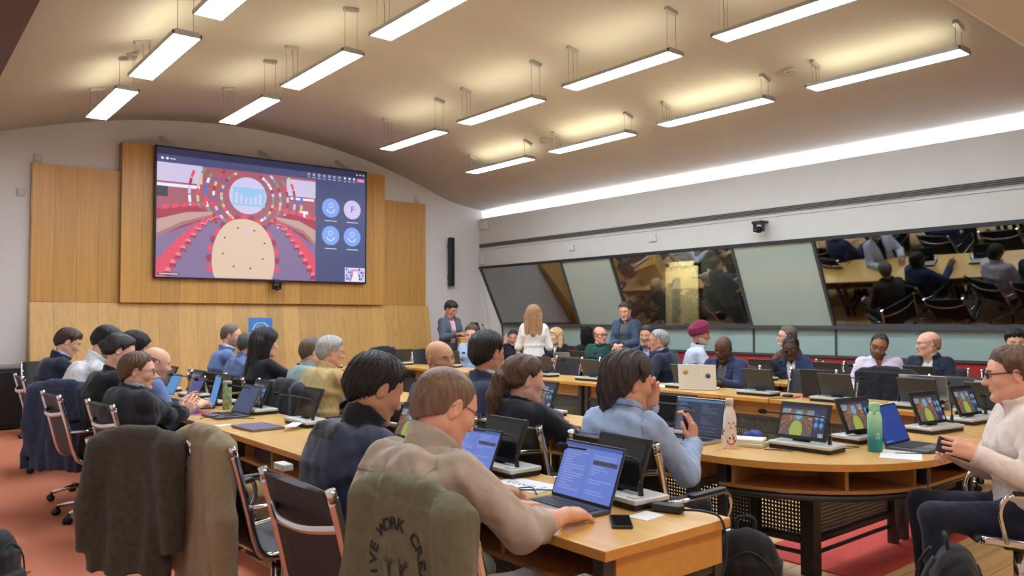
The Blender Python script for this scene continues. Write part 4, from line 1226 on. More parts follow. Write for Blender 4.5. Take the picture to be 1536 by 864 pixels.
    for s in (1, -1):
        Sx, E, W, M, sp = arm[s]
        if sp.get('hide'): continue
        d = unit(W-E)
        a_ = E+(W-E)*(.25 if bare else .72)
        l2 = np.minimum(W-.2*sc, a_-.07); h2 = np.maximum(W+.2*sc, a_+.07)
        fw = M[:, 1]; l2 = np.minimum(W-.085, np.minimum(W+fw*.19-.06, a_-.06)); h2 = np.maximum(W+.085, np.maximum(W+fw*.19+.06, a_+.06))
        Fh = Field(l2, h2, he)
        Fh.put(cap(a_, E+(W-E)*.55, .044*sc if bare else .032, .036*sc if bare else .03), .02) if bare else None
        Fh.put(cap(E+(W-E)*.5 if bare else a_, W, .037*sc if bare else .029, .0255), .03)
        Fh.put(xfp(ell((0, .005, 0), (.029, .03, .02)), M, W), .02)
        hp = {k: sp[k] for k in ('curl', 'spread', 'thumb') if k in sp}
        Hs = .93 if female else 1.0
        hand_into(Fh, M*Hs, W, s, **hp)
        addmesh(*Fh.mesh())
    V = np.concatenate(vs); Q = np.concatenate(qs); MI = np.concatenate(ms)
    me = np_mesh('body', V, Q, skin_mats(skin, hcol, fp.get('beardcol')), MI)
    link('body', me, r_)
    # ---------------- hair
    def headpart(name, F, m, mi=None, sm=1):
        v, q = F.mesh()
        if len(v) == 0: return None
        v = smooth_np(v, q, sm, .3)
        return link(name, np_mesh(name, (v*hs) @ HR.T + Hc, q, m if isinstance(m, list) else [m], mi), r_)
    if hair == 'turban':
        F = Field((-.15, -.17, -.06), (.15, .15, .2), hh)
        Rt = rot((1, 0, 0), .28)
        F.put(ell((0, -.022, .045), (.1, .126, .1), Rt), 0); F.put(ell((0, -.005, .1), (.078, .098, .075), Rt), .02)
        F.put(ell((0, -.04, .03), (.096, .105, .06)), .02)
        F.near(lambda x, y, z: .0045*np.abs(np.sin(46*(z-.35*y)+np.sign(x)*9*np.abs(x)*2+.6))-.002, .02)
        F.f = np.maximum(F.f, (-.002+.36*F.ax[1])[None, :, None]-F.ax[2][None, None, :]).astype(np.float32)
        headpart('turban', F, fabric('turban', hcol, .8), sm=0)
    elif hair:
        st = dict(STY[hair]) if isinstance(hair, str) else dict(hair)
        if hx: st.update(hx)
        headpart('hair', hair_field(min(hh, .0045), st, fp), hair_mat(hcol))
    if glasses:
        b = MB(); gz, gy = .003, .104
        rt = [(.0, .0), (.017, .0015), (.0235, -.002), (.0245, -.014), (.017, -.0225), (-.005, -.0235), (-.018, -.019), (-.0225, -.008), (-.018, .0)]
        for s in (-1, 1):
            b.tube([(s*.033+s*x, gy-.16*abs(x+.02)*.6, gz+.013+z) for x, z in rt], .0018 if glasses != 'thick' else .0032, 6, loop=True)
            b.tube([(s*.057, gy-.012, gz+.009), (s*.079, .03, gz+.012), (s*.083, -.01, gz+.014), (s*.084, -.03, gz-.006)], .0017 if glasses != 'thick' else .0028, 6)
        b.tube([(-.012, gy, gz+.008), (0, gy+.004, gz+.011), (.012, gy, gz+.008)], .0017, 6)
        b.v = [tuple(HR @ (np.array(p)*hs) + Hc) for p in b.v]
        g = b.build('glasses', GLASSB if glasses != 'thin' else mat('glasses_metal', (120, 110, 104), .3, .8), r_)
        b = MB()
        for s in (-1, 1):
            b.add([tuple(HR @ (np.array((s*.033+s*x, gy-.16*abs(x+.02)*.6, gz+.013+z))*hs)+Hc) for x, z in rt], [tuple(range(len(rt)))], 0)
        b.build('lens', LENS, g)
    # ---------------- upper clothing
    seed = sum(ord(c) for c in label) % 97
    col = top.get('mat') or fabric('default', (120, 130, 150))
    amp = top.get('amp', .0045)
    na = unit(P[5]-P[4]*1.0+Fr*.02)
    nk = fp.get('neck', 1.0)
    lo -= .05; hi += .05
    def vcut(F, wtop, wbot, ln, k=.004):
        c = P[4]-up3*.0
        def fn(x, y, z):
            px, py, pz = x-c[0], y-c[1], z-c[2]
            s_ = px*X1[0]+py*X1[1]+pz*X1[2]; q_ = px*Fr[0]+py*Fr[1]+pz*Fr[2]; u_ = px*up3[0]+py*up3[1]+pz*up3[2]
            w_ = np.clip(wbot+(wtop-wbot)*(u_+ln)/ln, min(wbot, wtop), wtop)
            return np.maximum(np.maximum(np.abs(s_)-w_, -(q_-.0)), np.maximum(u_-.12, -(u_+ln)))
        F.put((c-ln-.25, c+ln+.25, fn), k, 's')
        return fn, c
    if kind == 'jacket':
        im = top.get('inner') or fabric('white_shirt', (226, 226, 228))
        Fi = Field(np.minimum(P[0], P[4])-.26, np.maximum(P[0], P[4])+.26, max(h, .009)); torso(Fi, -.004); Fi.put(shell(P[4]+na*.014+Fr*.006, na, .064*nk, .12, .006, .027), .008)
        vcut(Fi, .028, .0, .09)
        link('shirt', np_mesh('shirt', *Fi.mesh(), [im]), r_)
        F = Field(lo, hi, h); torso(F, .015, hem=.04); sleeves(F, .014, .96)
        wt, wb, ln = top.get('v', (.062, .03, .40))
        F.put(shell(P[4]+na*-.014-Fr*.006, na, .078*nk, .3, .010, .032), .016)
        F.near(folds(seed, amp*.75), .03)
        fn, c = vcut(F, wt, wb, ln)
        def lap(x, y, z):
            px, py, pz = x-c[0], y-c[1], z-c[2]
            s_ = px*X1[0]+py*X1[1]+pz*X1[2]; q_ = px*Fr[0]+py*Fr[1]+pz*Fr[2]; u_ = px*up3[0]+py*up3[1]+pz*up3[2]
            w_ = np.clip(wb+(wt-wb)*(u_+ln)/ln, wb, wt); lw = np.clip(.058*(u_+ln)/(ln*.7), 0, .058)
            m = (q_ > -.01) & (np.abs(s_) < w_+lw) & (u_ < .03) & (np.abs(u_+.085) > .004)
            return np.where(m, -.010, 0)
        F.near(lap, .02)
        v, q = F.mesh(); link('jacket', np_mesh('jacket', smooth_np(v, q, 1, .3), q, [col]), r_)
        cu_ = []
    else:
        F = Field(lo, hi, h)
        end = {'long': .97, 'rolled': .32, 'short': 0}[long_]
        torso(F, top.get('o', .01)); sleeves(F, top.get('o', .011), end, wide=top.get('wide', 1.1))
        if long_ == 'rolled':
            for s in (1, -1):
                Sx, E, W, M, sp = arm[s]; d = unit(W-E); c = E+(W-E)*.25; F.put(cap(c-d*.03, c+d*.03, .063*sc, .061*sc, cut=(c+d*.045, d)), .006)
        if kind == 'shirt':
            F.put(shell(P[4]+na*-.006-Fr*.004, na, .068*nk, .22, .0085, .036), .012)
            for s in (1, -1):
                Sx, E, W, M, sp = arm[s]
                if long_ == 'long': d = unit(W-E); c = W-(W-E)*.06; F.put(cap(c-d*.02, c+d*.02, .044*sc, .042*sc, cut=(c+d*.02, d)), .004)
            # yoke seam across the back and placket
            if top.get('yoke'):
                F.near(folds(seed, amp), .03)
                cs = P[3]-up3*.075
                def yk(x, y, z):
                    px, py, pz = x-cs[0], y-cs[1], z-cs[2]
                    s_ = px*X1[0]+py*X1[1]+pz*X1[2]; q_ = px*Fr[0]+py*Fr[1]+pz*Fr[2]; u_ = px*up3[0]+py*up3[1]+pz*up3[2]+.1*np.abs(s_)
                    bk = q_ < .02
                    return np.where(bk & (np.abs(s_) < .17) & (u_ > 0), -.003, 0)+np.where(bk & (u_ < 0) & (u_ > -.16), np.exp(-(s_/.007)**2)*.006*np.clip(1+u_/.16, 0, 1), 0) + np.where(bk & (np.abs(u_-.004) < .0045) & (np.abs(s_) < .17), .003, 0)
                F.near(yk, .02)
        if kind == 'sweater': F.put(shell(P[4]-na*.014, na, .067*nk, .3, .009, .024), .012)
        if kind == 'zip':
            F.put(shell(P[4]+na*.0, na, .07*nk, .15, .01, .046), .014)
        if not top.get('yoke'): F.near(folds(seed, amp), .03)
        if kind == 'shirt': vcut(F, top.get('open', .024), .0, top.get('openl', .1))
        v, q = F.mesh(); v = smooth_np(v, q, 1, .3)
        mats = [col]; mi = None
        if 'yokemat' in top:
            c_ = v[q].mean(1); u_ = (c_-(P[3]-up3*.05)) @ up3; rs = np.abs((c_-P[3]) @ X1)
            mats = [col, top['yokemat']]; mi = ((u_ > -.0) & (rs < .1)).astype(int) if top.get('yokesel') != 'sides' else ((rs > .14) | (u_ > .055)).astype(int)
        link({'shirt': 'shirt', 'sweater': 'sweater', 'zip': 'zip_jacket', 'blouse': 'blouse'}[kind], np_mesh('top', v, q, mats, mi), r_)
        if kind == 'sweater' and top.get('collar'):
            Fi = Field(P[4]-.12, P[4]+.12, .006); Fi.put(shell(P[4]+na*.018, na, .062*nk, .2, .006, .02), 0); vcut(Fi, .02, .0, .09)
            link('shirt_collar', np_mesh('shirt_collar', *Fi.mesh(), [top['collar']]), r_)
    if top.get('yoke'):
        bv = BVHTree.FromPolygons([Vector(p) for p in v], [tuple(int(i) for i in f) for f in q])
        sm = mat('seam_'+col.name, tuple(int(255*(c**(1/2.2))*.72) for c in col.node_tree.nodes['Principled BSDF'].inputs['Base Color'].default_value[:3]), .9)
        b = MB()
        def line(pts, r):
            o = []
            for s_, u_ in pts:
                h_ = bv.ray_cast(Vector(P[3]+X1*s_+up3*u_-Fr*.5), Vector(Fr))
                if h_[0] is not None: o.append(h_[0]-Vector(Fr)*.0006)
            if len(o) > 2: b.tube(o, r, 5)
        line([(-.19+.38*i/30, -.085+.0*abs(i-15)/15) for i in range(31)], .0016)
        line([(-.19+.38*i/30, -.09) for i in range(31)], .0009)
        for d_ in (-.008, .008): line([(d_*(1-i/14), -.088-.15*i/14) for i in range(14)], .0016)
        for s__ in (-1, 1): line([(s__*(.165+.02*math.sin(i/14*3)), .02-.3*i/14) for i in range(15)], .0013)
        b.build('seam', sm, r_)
    # ---------------- trousers and shoes
    pm = fabric('trousers_%d_%d_%d' % pants, pants)
    hj = {s: P[0]+np.array((s*.085, .02, -.03)) for s in (1, -1)}
    kn, an = {}, {}
    for s in (1, -1):
        if sit:
            kn[s] = np.array((s*.14, hj[s][1]+.42*sc, .53)); an[s] = np.array((s*.13, hj[s][1]+.40*sc, .1))
        else:
            kn[s] = np.array((s*.095, .02, .5*sc)); an[s] = np.array((s*.1, -.02, .09))
        if legs and s in legs: kn[s], an[s] = np.array(legs[s][0]), np.array(legs[s][1])
    l3 = np.min([P[0]-.25, *[k-.1 for k in kn.values()], *[a-.1 for a in an.values()]], 0); h3 = np.max([P[0]+.25, *[k+.12 for k in kn.values()], *[a+.1 for a in an.values()]], 0)
    l3[2] = max(l3[2], .03); h3[2] = P[0][2]+.16
    F = Field(l3, h3, top.get('ph', .015))
    F.put(seg(P[0]-np.array((0, 0, .08)), P[0]+unit(P[1]-P[0])*.09, X0, X0, hw['p']+.004, hw['w']+.012, dd['p']+.004, dd['w']+.008, 2.4), 0)
    for s in (1, -1):
        F.put(cap(hj[s], kn[s], .094*(.5+.5*b_), .066), .04)
        F.put(cap(kn[s], an[s], .064, .048, cut=(an[s], unit(an[s]-kn[s]))), .03)
    if skirt: pass
    F.near(folds(seed+5, .005), .03)
    link('trousers', np_mesh('trousers', *F.mesh(), [pm]), r_)
    if shoes:
        for s in (1, -1):
            F = Field(an[s]+np.array((-.08, -.11, -.12)), an[s]+np.array((.08, .24, .05)), .012)
            A = an[s].copy(); A[2] = 0
            F.put(cap(A+(0, -.03, .05), A+(0, .02, .055), .042, .042), 0); F.put(ell(A+np.array((0, .1, .035)), (.045, .1, .036)), .03)
            F.put(cap(an[s], A+(0, 0, .06), .035), .02)
            F.put(half((0, 0, .006), (0, 0, -1), A-.3, A+.3), 0.002, 's') if False else None
            F.f = np.maximum(F.f, (.004-F.ax[2][None, None, :])).astype(np.float32)
            link('shoe', np_mesh('shoe', *F.mesh(), [SHOE]), r_)
    info = dict(root=r_, P=P, S=S, arm=arm, X1=X1, Fr=Fr, up3=up3, Hc=Hc, HR=HR, hs=hs, loc=loc, na=na)
    return info
# ------------------------------------------------------------------ the people
WS = fabric('white_shirt', (228, 228, 230)); LBS = fabric('light_blue_shirt', (170, 190, 222)); NAVY = fabric('navy_suit', (44, 54, 80)); NAVY2 = fabric('dark_navy_suit', (34, 40, 60)); CHAR = fabric('charcoal_jacket', (38, 40, 46))
SUITB = fabric('blue_suit', (42, 52, 84)); BLAZ = fabric('blue_blazer', (100, 120, 164)); BLK = fabric('black_knit', (26, 26, 30)); GREYJ = fabric('grey_blazer', (86, 92, 104))
PEO = {}
def chair_for(i, label, dx=.05, dy=0, face=None):
    r = i['root']; f = math.degrees(r.rotation_euler.z)+90 if face is None else face
    a = math.radians(math.degrees(r.rotation_euler.z)+90)
    return chair(label, r.location.x+math.cos(a)*dx-math.sin(a)*dy, r.location.y+math.sin(a)*dx+math.cos(a)*dy, f)
def sit(key, label, at, face, chairlabel=None, cdx=.05, cface=None, cpos=None, **k):
    PEO[key] = person(label, at, face, **k)
    if cpos: PEO[key]['chair'] = chair(chairlabel, *cpos)
    elif chairlabel: PEO[key]['chair'] = chair_for(PEO[key], chairlabel, cdx, 0, cface)
    return PEO[key]
PALE = (226, 176, 152); TAN = (206, 152, 122); BROWN = (164, 108, 78); DEEP = (92, 58, 44)
# --- outer left row, facing the tables
BEIGE = fabric('beige_shirt', (186, 172, 156), .9)
sit('beige', 'person with cropped hair, glasses and rolled-sleeve beige shirt typing on a laptop', (1.53, 2.235, 1.175), 4, 'swivel chair under the man in the beige shirt, olive jacket over its back', cface=0, cpos=(1.6, 2.02, 3),
    lean=8, curve=14, head=(-6, 24, 0), skin=(226, 168, 140), hair='buzz', hcol=(118, 92, 70), face_p=dict(beard='goatee', beardcol=(170, 120, 84), wide=1.04, neck=1.15), glasses='thin', bulk=1.32, h=.0065, hh=.0026, hs=1.1,
    top=dict(kind='shirt', mat=BEIGE, sleeve='rolled', yoke=1, amp=.0085, hand_h=.0026, wide=1.12), pants=(150, 146, 140), R=dict(w=(1.90, 2.02, .79), up=(.1, 0, 1), curl=.3, pole=(.6, -.2, -1), fw=(.95, .25, -.1)), L=dict(w=(1.84, 2.24, .79), curl=.55, fw=(.9, -.05, -.15)))
sit('navy', 'person with dark hair in a blue softshell jacket with black collar looking down', (1.58, 2.80, 1.195), 0, 'swivel chair with bare black back behind the man in the blue softshell jacket', cdx=.07, cpos=(1.46, 2.55, 2),
    lean=8, curve=14, head=(-2, 24, 0), skin=(190, 138, 108), hair='thick', hcol=(30, 26, 24), h=.0075, hh=.003, hs=1.08, bulk=1.06,
    top=dict(kind='zip', mat=fabric('softshell_blue', (56, 64, 88), .6), yokemat=fabric('softshell_black', (26, 27, 32), .7), amp=.007), R=dict(w=(1.97, 2.5, .79)), L=dict(w=(1.97, 2.82, .79)))
sit('darkgl', 'brown-haired person with glasses in a black jacket gesturing with both hands', (1.38, 5.64, 1.13), 10, 'swivel chair beneath the man in the black jacket gesturing', cface=48, cpos=(1.5, 5.72, 5),
    lean=1.6, curve=10, head=(-28, 6, 0), skin=(222, 170, 146), hair='short', hx=dict(t=.016), hcol=(92, 66, 46), glasses='thin', h=.009, hh=.004, bulk=1.1, top=dict(kind='jacket', mat=CHAR, inner=LBS), R=dict(w=(1.74, 5.86, .80), f=(.1, .7, .6), up=(1, 0, .3), curl=.5), L=dict(w=(1.76, 6.06, .82), f=(-.3, .8, .5), up=(-1, 0, .4), curl=.35))
sit('baldblue', 'bald person in a blue blazer leaning in behind the man in the black jacket', (1.72, 6.5, 1.14), 10, 'swivel chair beneath the bald man in the blue blazer', cpos=(1.36, 6.62, 3), lean=12, curve=12, head=(-15, 14, 8), skin=(224, 172, 146), hair='bald', hcol=(120, 90, 70), face_p=dict(beard='full', beardcol=(150, 110, 86)), h=.01, top=dict(kind='jacket', mat=BLAZ, inner=WS), R=dict(w=(1.98, 6.35, .79)), L=dict(w=(1.98, 6.7, .79)))
sit('bun', 'person with a dark hair bun and black top bent over the outer table', (1.45, 6.34+.12, 1.24), 0, None, lean=5.6, curve=10, head=(-10, 16, 0), skin=PALE, female=True, hair='pony', hx=dict(locks=[((0, -.1, .03), (.02, -.125, .02), .035, .03)]), hcol=(44, 36, 32), h=.011, top=dict(kind='sweater', mat=BLK), R=dict(w=(1.9, 6.4, .79)), L=dict(w=(1.9, 6.75, .79)))
sit('blackhairbob', 'person with a black bob seen behind the bald man in the blue blazer', (1.68, 6.98, 1.25), 0, None, lean=4, curve=8, head=(0, 14, 0), skin=TAN, female=True, hair='long', hx=dict(line=[.055, .05, .0, -.06, -.08, -.1, -.12]), hcol=(24, 22, 22), h=.012, top=dict(kind='sweater', mat=BLK))
sit('whiteshirt', 'person with black hair in a white shirt bent over the table', (1.52, 7.2, 1.29), 0, 'swivel chair with the navy coat hanging over its back', cdx=.03, cpos=(1.46, 7.35, 38), lean=8.8, curve=14, head=(-6, 30, 0), skin=(222, 176, 146), hair='thick', hcol=(22, 20, 22), h=.01, bulk=1.08, top=dict(kind='shirt', mat=WS, amp=.007), R=dict(w=(1.95, 7.05, .79)), L=dict(w=(1.95, 7.4, .79)))
sit('navyleft', 'person with wavy brown hair in a navy suit reading at the far left table end', (1.47, 8.57, 1.26), 0, 'swivel chair beneath the man in the navy suit at the far left', cpos=(1.45, 8.95, 0), lean=6.4, curve=12, head=(-10, 26, 0), skin=(220, 168, 140), hair='thick', hcol=(58, 42, 34), h=.01, top=dict(kind='jacket', mat=NAVY2, inner=LBS), R=dict(w=(1.9, 8.4, .79)), L=dict(w=(1.9, 8.75, .79)))
# --- inner ring, left side
SKYB = fabric('sky_blue_shirt', (160, 182, 216), .85)
sit('lightblue', 'person with swept-back dark hair in a light blue shirt holding a phone', (2.85, 2.59, 1.165), 4, 'swivel chair beneath the man in the light blue shirt', cdx=.1, cpos=(2.96, 2.5, 2), lean=1.6, curve=10, head=(-16, 6, 4), skin=(214, 156, 126), hair='swept', hcol=(58, 48, 44), hx=dict(locks=[((0, -.1, -.05), (.01, -.115, -.11), .045, .02)]), face_p=dict(beard='goatee', beardcol=(80, 60, 48), shut=0), h=.007, hh=.003, hs=1.12,
    top=dict(kind='shirt', mat=SKYB, yoke=1, sleeve='long', amp=.007, hand_h=.0034), pants=(26, 27, 34), R=dict(w=(3.19, 2.47, .85), fw=(.2, .1, 1), upw=(.3, -1, .1), curl=.6, pole=(.7, -.1, -1.3)), L=dict(w=(3.03, 2.6, 1.05), fw=(.1, .0, 1), upw=(.9, .5, .1), curl=.9, pole=(-.4, .4, -1)))
sit('pony', 'person with a long brown ponytail in a black blazer at the inner table', (2.86, 3.39, 1.13), 10, 'swivel chair beneath the woman with the brown ponytail', cdx=.08, cpos=(2.92, 3.22, 2), lean=4.8, curve=10, head=(-24, 4, 0), skin=(226, 176, 154), female=True, hair='pony', hcol=(84, 60, 44), h=.008, hh=.0034, hs=1.1,
    hx=dict(locks=[((0, -.095, .015), (0, -.14, .005), .036, .03), ((0, -.14, .005), (.0, -.165, -.09), .034, .038), ((0, -.165, -.09), (.0, -.155, -.22), .038, .03), ((0, -.155, -.22), (.005, -.14, -.31), .03, .012)]),
    top=dict(kind='sweater', mat=fabric('black_blazer', (30, 31, 38), .8), amp=.006), pants=(30, 30, 36), R=dict(w=(3.28, 3.28, .82), pole=(.8, -.1, -.8)), L=dict(w=(3.26, 3.56, .8)))
sit('navy2', 'person with neat black hair in a blue-grey suit seen from behind at the inner table', (2.9, 3.78, 1.265), 18, 'swivel chair beneath the black-haired man in the blue-grey suit', lean=5.6, curve=8, head=(-8, 6, 0), skin=(208, 152, 122), hair='thick', hcol=(34, 30, 30), h=.009, hh=.004, hs=1.05, bulk=1.08, top=dict(kind='jacket', mat=fabric('bluegrey_suit', (56, 66, 92)), inner=WS), R=dict(w=(3.5, 3.7, .79)), L=dict(w=(3.5, 4.1, .79)))
sit('brownbald', 'bald brown-skinned person in a navy suit turning round towards the camera', (3.05, 4.52, 1.2), 8, 'swivel chair beneath the bald man turning round', lean=4, curve=8, twist=-22, head=(-90, 4, 6), skin=(196, 142, 106), hair=None, hcol=(40, 30, 26), hs=1.05, h=.009, hh=.004, top=dict(kind='jacket', mat=NAVY, inner=WS), R=dict(w=(3.5, 4.4, .79)), L=dict(w=(3.5, 4.7, .79)))
sit('greytan', 'person with grey hair in a tan jacket at the inner table', (3.0, 6.08, 1.2), 6, 'swivel chair with a black jacket on its back, under the man in the tan jacket', lean=4.8, curve=12, head=(-14, 8, 0), skin=(220, 166, 140), hair='thick', hcol=(168, 166, 160), glasses='thin', h=.009, hh=.004, bulk=1.1, top=dict(kind='shirt', mat=fabric('tan_jacket', (190, 164, 112)), amp=.007), R=dict(w=(3.5, 6.0, .79)), L=dict(w=(3.5, 6.3, .79)))
sit('greenshirt', 'person with brown hair in a sage green shirt beside the man in the tan jacket', (3.13, 6.72, 1.175), 0, 'swivel chair beneath the man in the sage green shirt', lean=5.6, curve=10, head=(0, 8, 0), skin=PALE, hair='short', hcol=(96, 74, 58), h=.011, top=dict(kind='shirt', mat=fabric('sage_shirt', (140, 160, 154))))
sit('longhair', 'person with long straight black hair in a black top, hands on the table', (2.95, 7.39, 1.25), 6, 'swivel chair beneath the woman with long black hair', lean=2.4, curve=6, head=(-6, 6, 0), skin=(222, 172, 146), female=True, hair='long', hcol=(36, 28, 28), h=.01, hs=1.1,
    hx=dict(locks=[((.05*s, -.07-.02*(s == 0), .0), (.055*s, -.095-.02*(s == 0), -.36), .052, .036) for s in (-1, 0, 1)]+[((.075, -.0, -.02), (.075, -.02, -.2), .03, .026)], wave=2), top=dict(kind='sweater', mat=BLK), R=dict(w=(3.5, 7.3, .79)), L=dict(w=(3.5, 7.5, .79)))
sit('bluedark', 'person with thinning dark grey hair in a slate blue shirt beside the long-haired woman', (3.1, 8.24, 1.21), 10, 'swivel chair beneath the man in the slate blue shirt', lean=4, curve=10, head=(10, 8, 0), skin=TAN, hair='receding', hcol=(74, 70, 68), h=.011, top=dict(kind='shirt', mat=fabric('slate_blue_shirt', (92, 108, 146)), amp=.007))
sit('blazer', 'person with short hair, beard and glasses in a light blue blazer smiling to one side', (3.1, 8.74, 1.3), -14, 'swivel chair beneath the man in the light blue blazer', lean=7.2, curve=6, head=(-16, 10, 6), skin=(226, 172, 146), hair='buzz', hx=dict(t=.006), hcol=(96, 84, 74), face_p=dict(beard='full', beardcol=(110, 84, 62)), glasses='thin', h=.01, top=dict(kind='jacket', mat=BLAZ, inner=WS), R=dict(w=(3.5, 8.5, .79)), L=dict(w=(3.5, 8.9, .79)))
# --- inner ring, right side
sit('greygl', 'grey-haired person with glasses in a dark navy jacket turned away to the left', (7.35, 6.19, 1.2), 112, 'swivel chair beneath the grey-haired man in the dark navy jacket', lean=5.6, side=-6, curve=10, head=(16, 4, 0), skin=(206, 152, 122), hair='short', hx=dict(t=.014), hcol=(150, 148, 146), glasses='thin', h=.01, hs=1.06, bulk=1.25, top=dict(kind='jacket', mat=NAVY2, inner=LBS), R=dict(w=(7.2, 6.55, .8)), L=dict(w=(6.95, 6.3, .8)))
sit('behind', 'person with dark hair in a blue jacket half hidden behind the grey-haired man', (7.75, 6.72, 1.25), 200, 'swivel chair beneath the half hidden man in the blue jacket', lean=3.2, head=(0, 8, 0), skin=TAN, hair='short', hcol=(40, 36, 36), h=.012, top=dict(kind='jacket', mat=SUITB, inner=LBS))
sit('turban', 'person in a dark red turban with white beard and pale blue jacket facing right', (7.9, 5.99, 1.27), -44, None, lean=4, curve=4, head=(-6, 6, 0), skin=(180, 126, 96), hair='turban', hcol=(124, 32, 62), face_p=dict(beard='full', beardcol=(206, 204, 200)), h=.01, hs=1.05, top=dict(kind='jacket', mat=fabric('pale_blue_jacket', (196, 204, 222)), inner=BLK, amp=.006))
sit('darkblue', 'bald dark-skinned person in a blue suit and checked shirt behind the stickered laptop', (7.25, 5.19, 1.14), 192, 'swivel chair beneath the man in the blue suit and checked shirt', lean=5.6, curve=8, head=(6, 26, 0), skin=DEEP, hair='bald', hcol=(30, 24, 22), h=.0095, hs=1.12, bulk=1.12, top=dict(kind='jacket', mat=SUITB, inner=mat('checked_shirt', (92, 92, 96), .8, var=.55, scale=60), v=(.066, .06, .42)), L=dict(w=(6.93, 5.0, .79), curl=.5), R=dict(w=(6.95, 5.45, .79)))
sit('handface', 'dark-skinned person in a blue suit and glasses resting his face on his hand', (8.55, 5.15, 1.11), 205, 'swivel chair beneath the man resting his face on his hand', lean=6.4, curve=6, head=(-4, 14, 0), skin=(88, 58, 46), hair='short', hx=dict(t=.008), hcol=(24, 20, 20), glasses='thick', h=.01, hs=1.1, bulk=1.05, top=dict(kind='jacket', mat=SUITB, inner=WS), R=dict(w=(8.33, 5.24, .98), fw=(.2, -.5, .55), upw=(-.9, -.3, .5), curl=.7, pole=(.8, .4, -1)), L=dict(w=(8.3, 4.85, .79)))
sit('brownjacket', 'person with grey-brown hair in a dark brown jacket leaning away to the left', (8.95, 5.45, 1.24), 128, 'swivel chair beneath the man in the dark brown jacket', lean=9.6, side=-14, curve=4, head=(16, 0, -10), skin=PALE, hair='short', hcol=(110, 98, 88), glasses='thin', h=.011, top=dict(kind='jacket', mat=fabric('brown_jacket', (56, 48, 44)), inner=BLK))
sit('striped', 'person with dark beard and glasses in a pale lilac striped shirt, head tilted', (8.55, 4.09, 1.165), 206, 'swivel chair beneath the man in the pale lilac shirt', lean=3.2, curve=6, head=(-2, 16, -16), skin=(166, 114, 88), hair='receding', hcol=(44, 38, 36), face_p=dict(beard='full', beardcol=(34, 30, 30)), glasses='thick', h=.009, hs=1.06, bulk=1.14, top=dict(kind='shirt', mat=fabric('lilac_shirt', (212, 202, 218)), open=.04, openl=.15, amp=.006), R=dict(lw=(.2, .3, .70)), L=dict(lw=(-.2, .3, .70)))
sit('baldnavy', 'balding person in a navy blazer and white collar looking to the left', (8.6, 3.59, 1.2), 182, 'swivel chair beneath the balding man in the navy blazer', lean=4, curve=6, head=(-52, 4, 0), skin=(226, 172, 148), hair='bald', hcol=(170, 132, 110), glasses='thin', h=.009, hs=1.06, bulk=1.1, top=dict(kind='jacket', mat=NAVY2, inner=WS, v=(.06, .06, .4)))
sit('blackhair', 'person with black hair in a black suit half hidden at the right photo edge', (8.6, 2.78, 1.23), 205, 'swivel chair beneath the black-haired man in the black suit', lean=3.2, head=(0, 10, 0), skin=(214, 170, 144), hair='thick', hcol=(20, 20, 22), h=.011, top=dict(kind='jacket', mat=CHAR, inner=WS))
sit('greensw', 'bald person with thick glasses in a dark green sweater looking to the right', (8.9, 8.68, 1.21), 215, 'swivel chair beneath the man in the dark green sweater', lean=1.6, curve=4, head=(52, 4, 0), skin=(224, 164, 140), hair='bald', hcol=(120, 90, 76), glasses='thick', h=.0115, hs=1.1, top=dict(kind='sweater', mat=fabric('green_sweater', (34, 76, 62)), collar=WS))
sit('blond', 'laughing person with blond curls in a black jacket and white collar', (9.0, 9.82, 1.17), 205, 'swivel chair beneath the laughing blond woman', lean=3.2, head=(-30, 2, 0), skin=(230, 178, 158), female=True, hair='long', hcol=(206, 176, 128), face_p=dict(smile=1), hs=1.12, h=.0115, hx=dict(line=[.06, .05, .0, -.06, -.1, -.12, -.14], locks=[((.07*s, -.02, -.04), (.08*s, -.02, -.16), .04, .035) for s in (-1, 1)]+[((0, -.08, -.05), (0, -.09, -.17), .06, .05)], wave=40), top=dict(kind='jacket', mat=BLK, inner=WS, v=(.055, .01, .2)), R=dict(w=(8.6, 9.85, .92), curl=.5))
sit('headhand', 'person in a navy sweater rubbing his face with both hands at the back', (9.0, 10.96, 1.12), 225, 'swivel chair beneath the man rubbing his face', lean=4, head=(0, 10, 0), skin=(206, 152, 126), hair='short', hcol=(60, 52, 46), h=.0115, hs=1.1, top=dict(kind='sweater', mat=fabric('navy_sweater', (38, 42, 62)), sleeve='rolled'), R=dict(w=(8.87, 11.03, 1.03), fw=(.2, -.1, .9), upw=(-.7, -.7, .1), curl=.6), L=dict(w=(8.97, 10.83, .95), fw=(.0, .2, .9), upw=(-.7, -.7, .1), curl=.8))
sit('lightbl', 'person with short brown hair in a pale blue shirt working at the far corner', (7.45, 10.12, 1.22), 222, 'swivel chair beneath the man in the pale blue shirt at the far corner', lean=4.8, head=(-6, 14, 0), skin=(228, 176, 152), hair='short', hcol=(84, 66, 52), hs=1.25, h=.0115, top=dict(kind='shirt', mat=fabric('pale_blue_shirt', (176, 196, 226)), amp=.007), R=dict(lw=(.18, .34, .79)), L=dict(lw=(-.18, .34, .79)))
sit('curly', 'person with bushy black hair turned away behind the man in the green sweater', (9.45, 9.5, 1.15), 40, None, lean=2, head=(0, 0, 0), skin=BROWN, female=True, hair='long', hcol=(20, 18, 18), h=.013, hx=dict(t=.045, line=[.08, .07, .02, -.1, -.14, -.2, -.24], flow='curl', g=.012, locks=[((.03*s, -.06, -.04), (.04*s, -.07, -.2), .08, .06) for s in (-1, 1)]), top=dict(kind='sweater', mat=BLK))
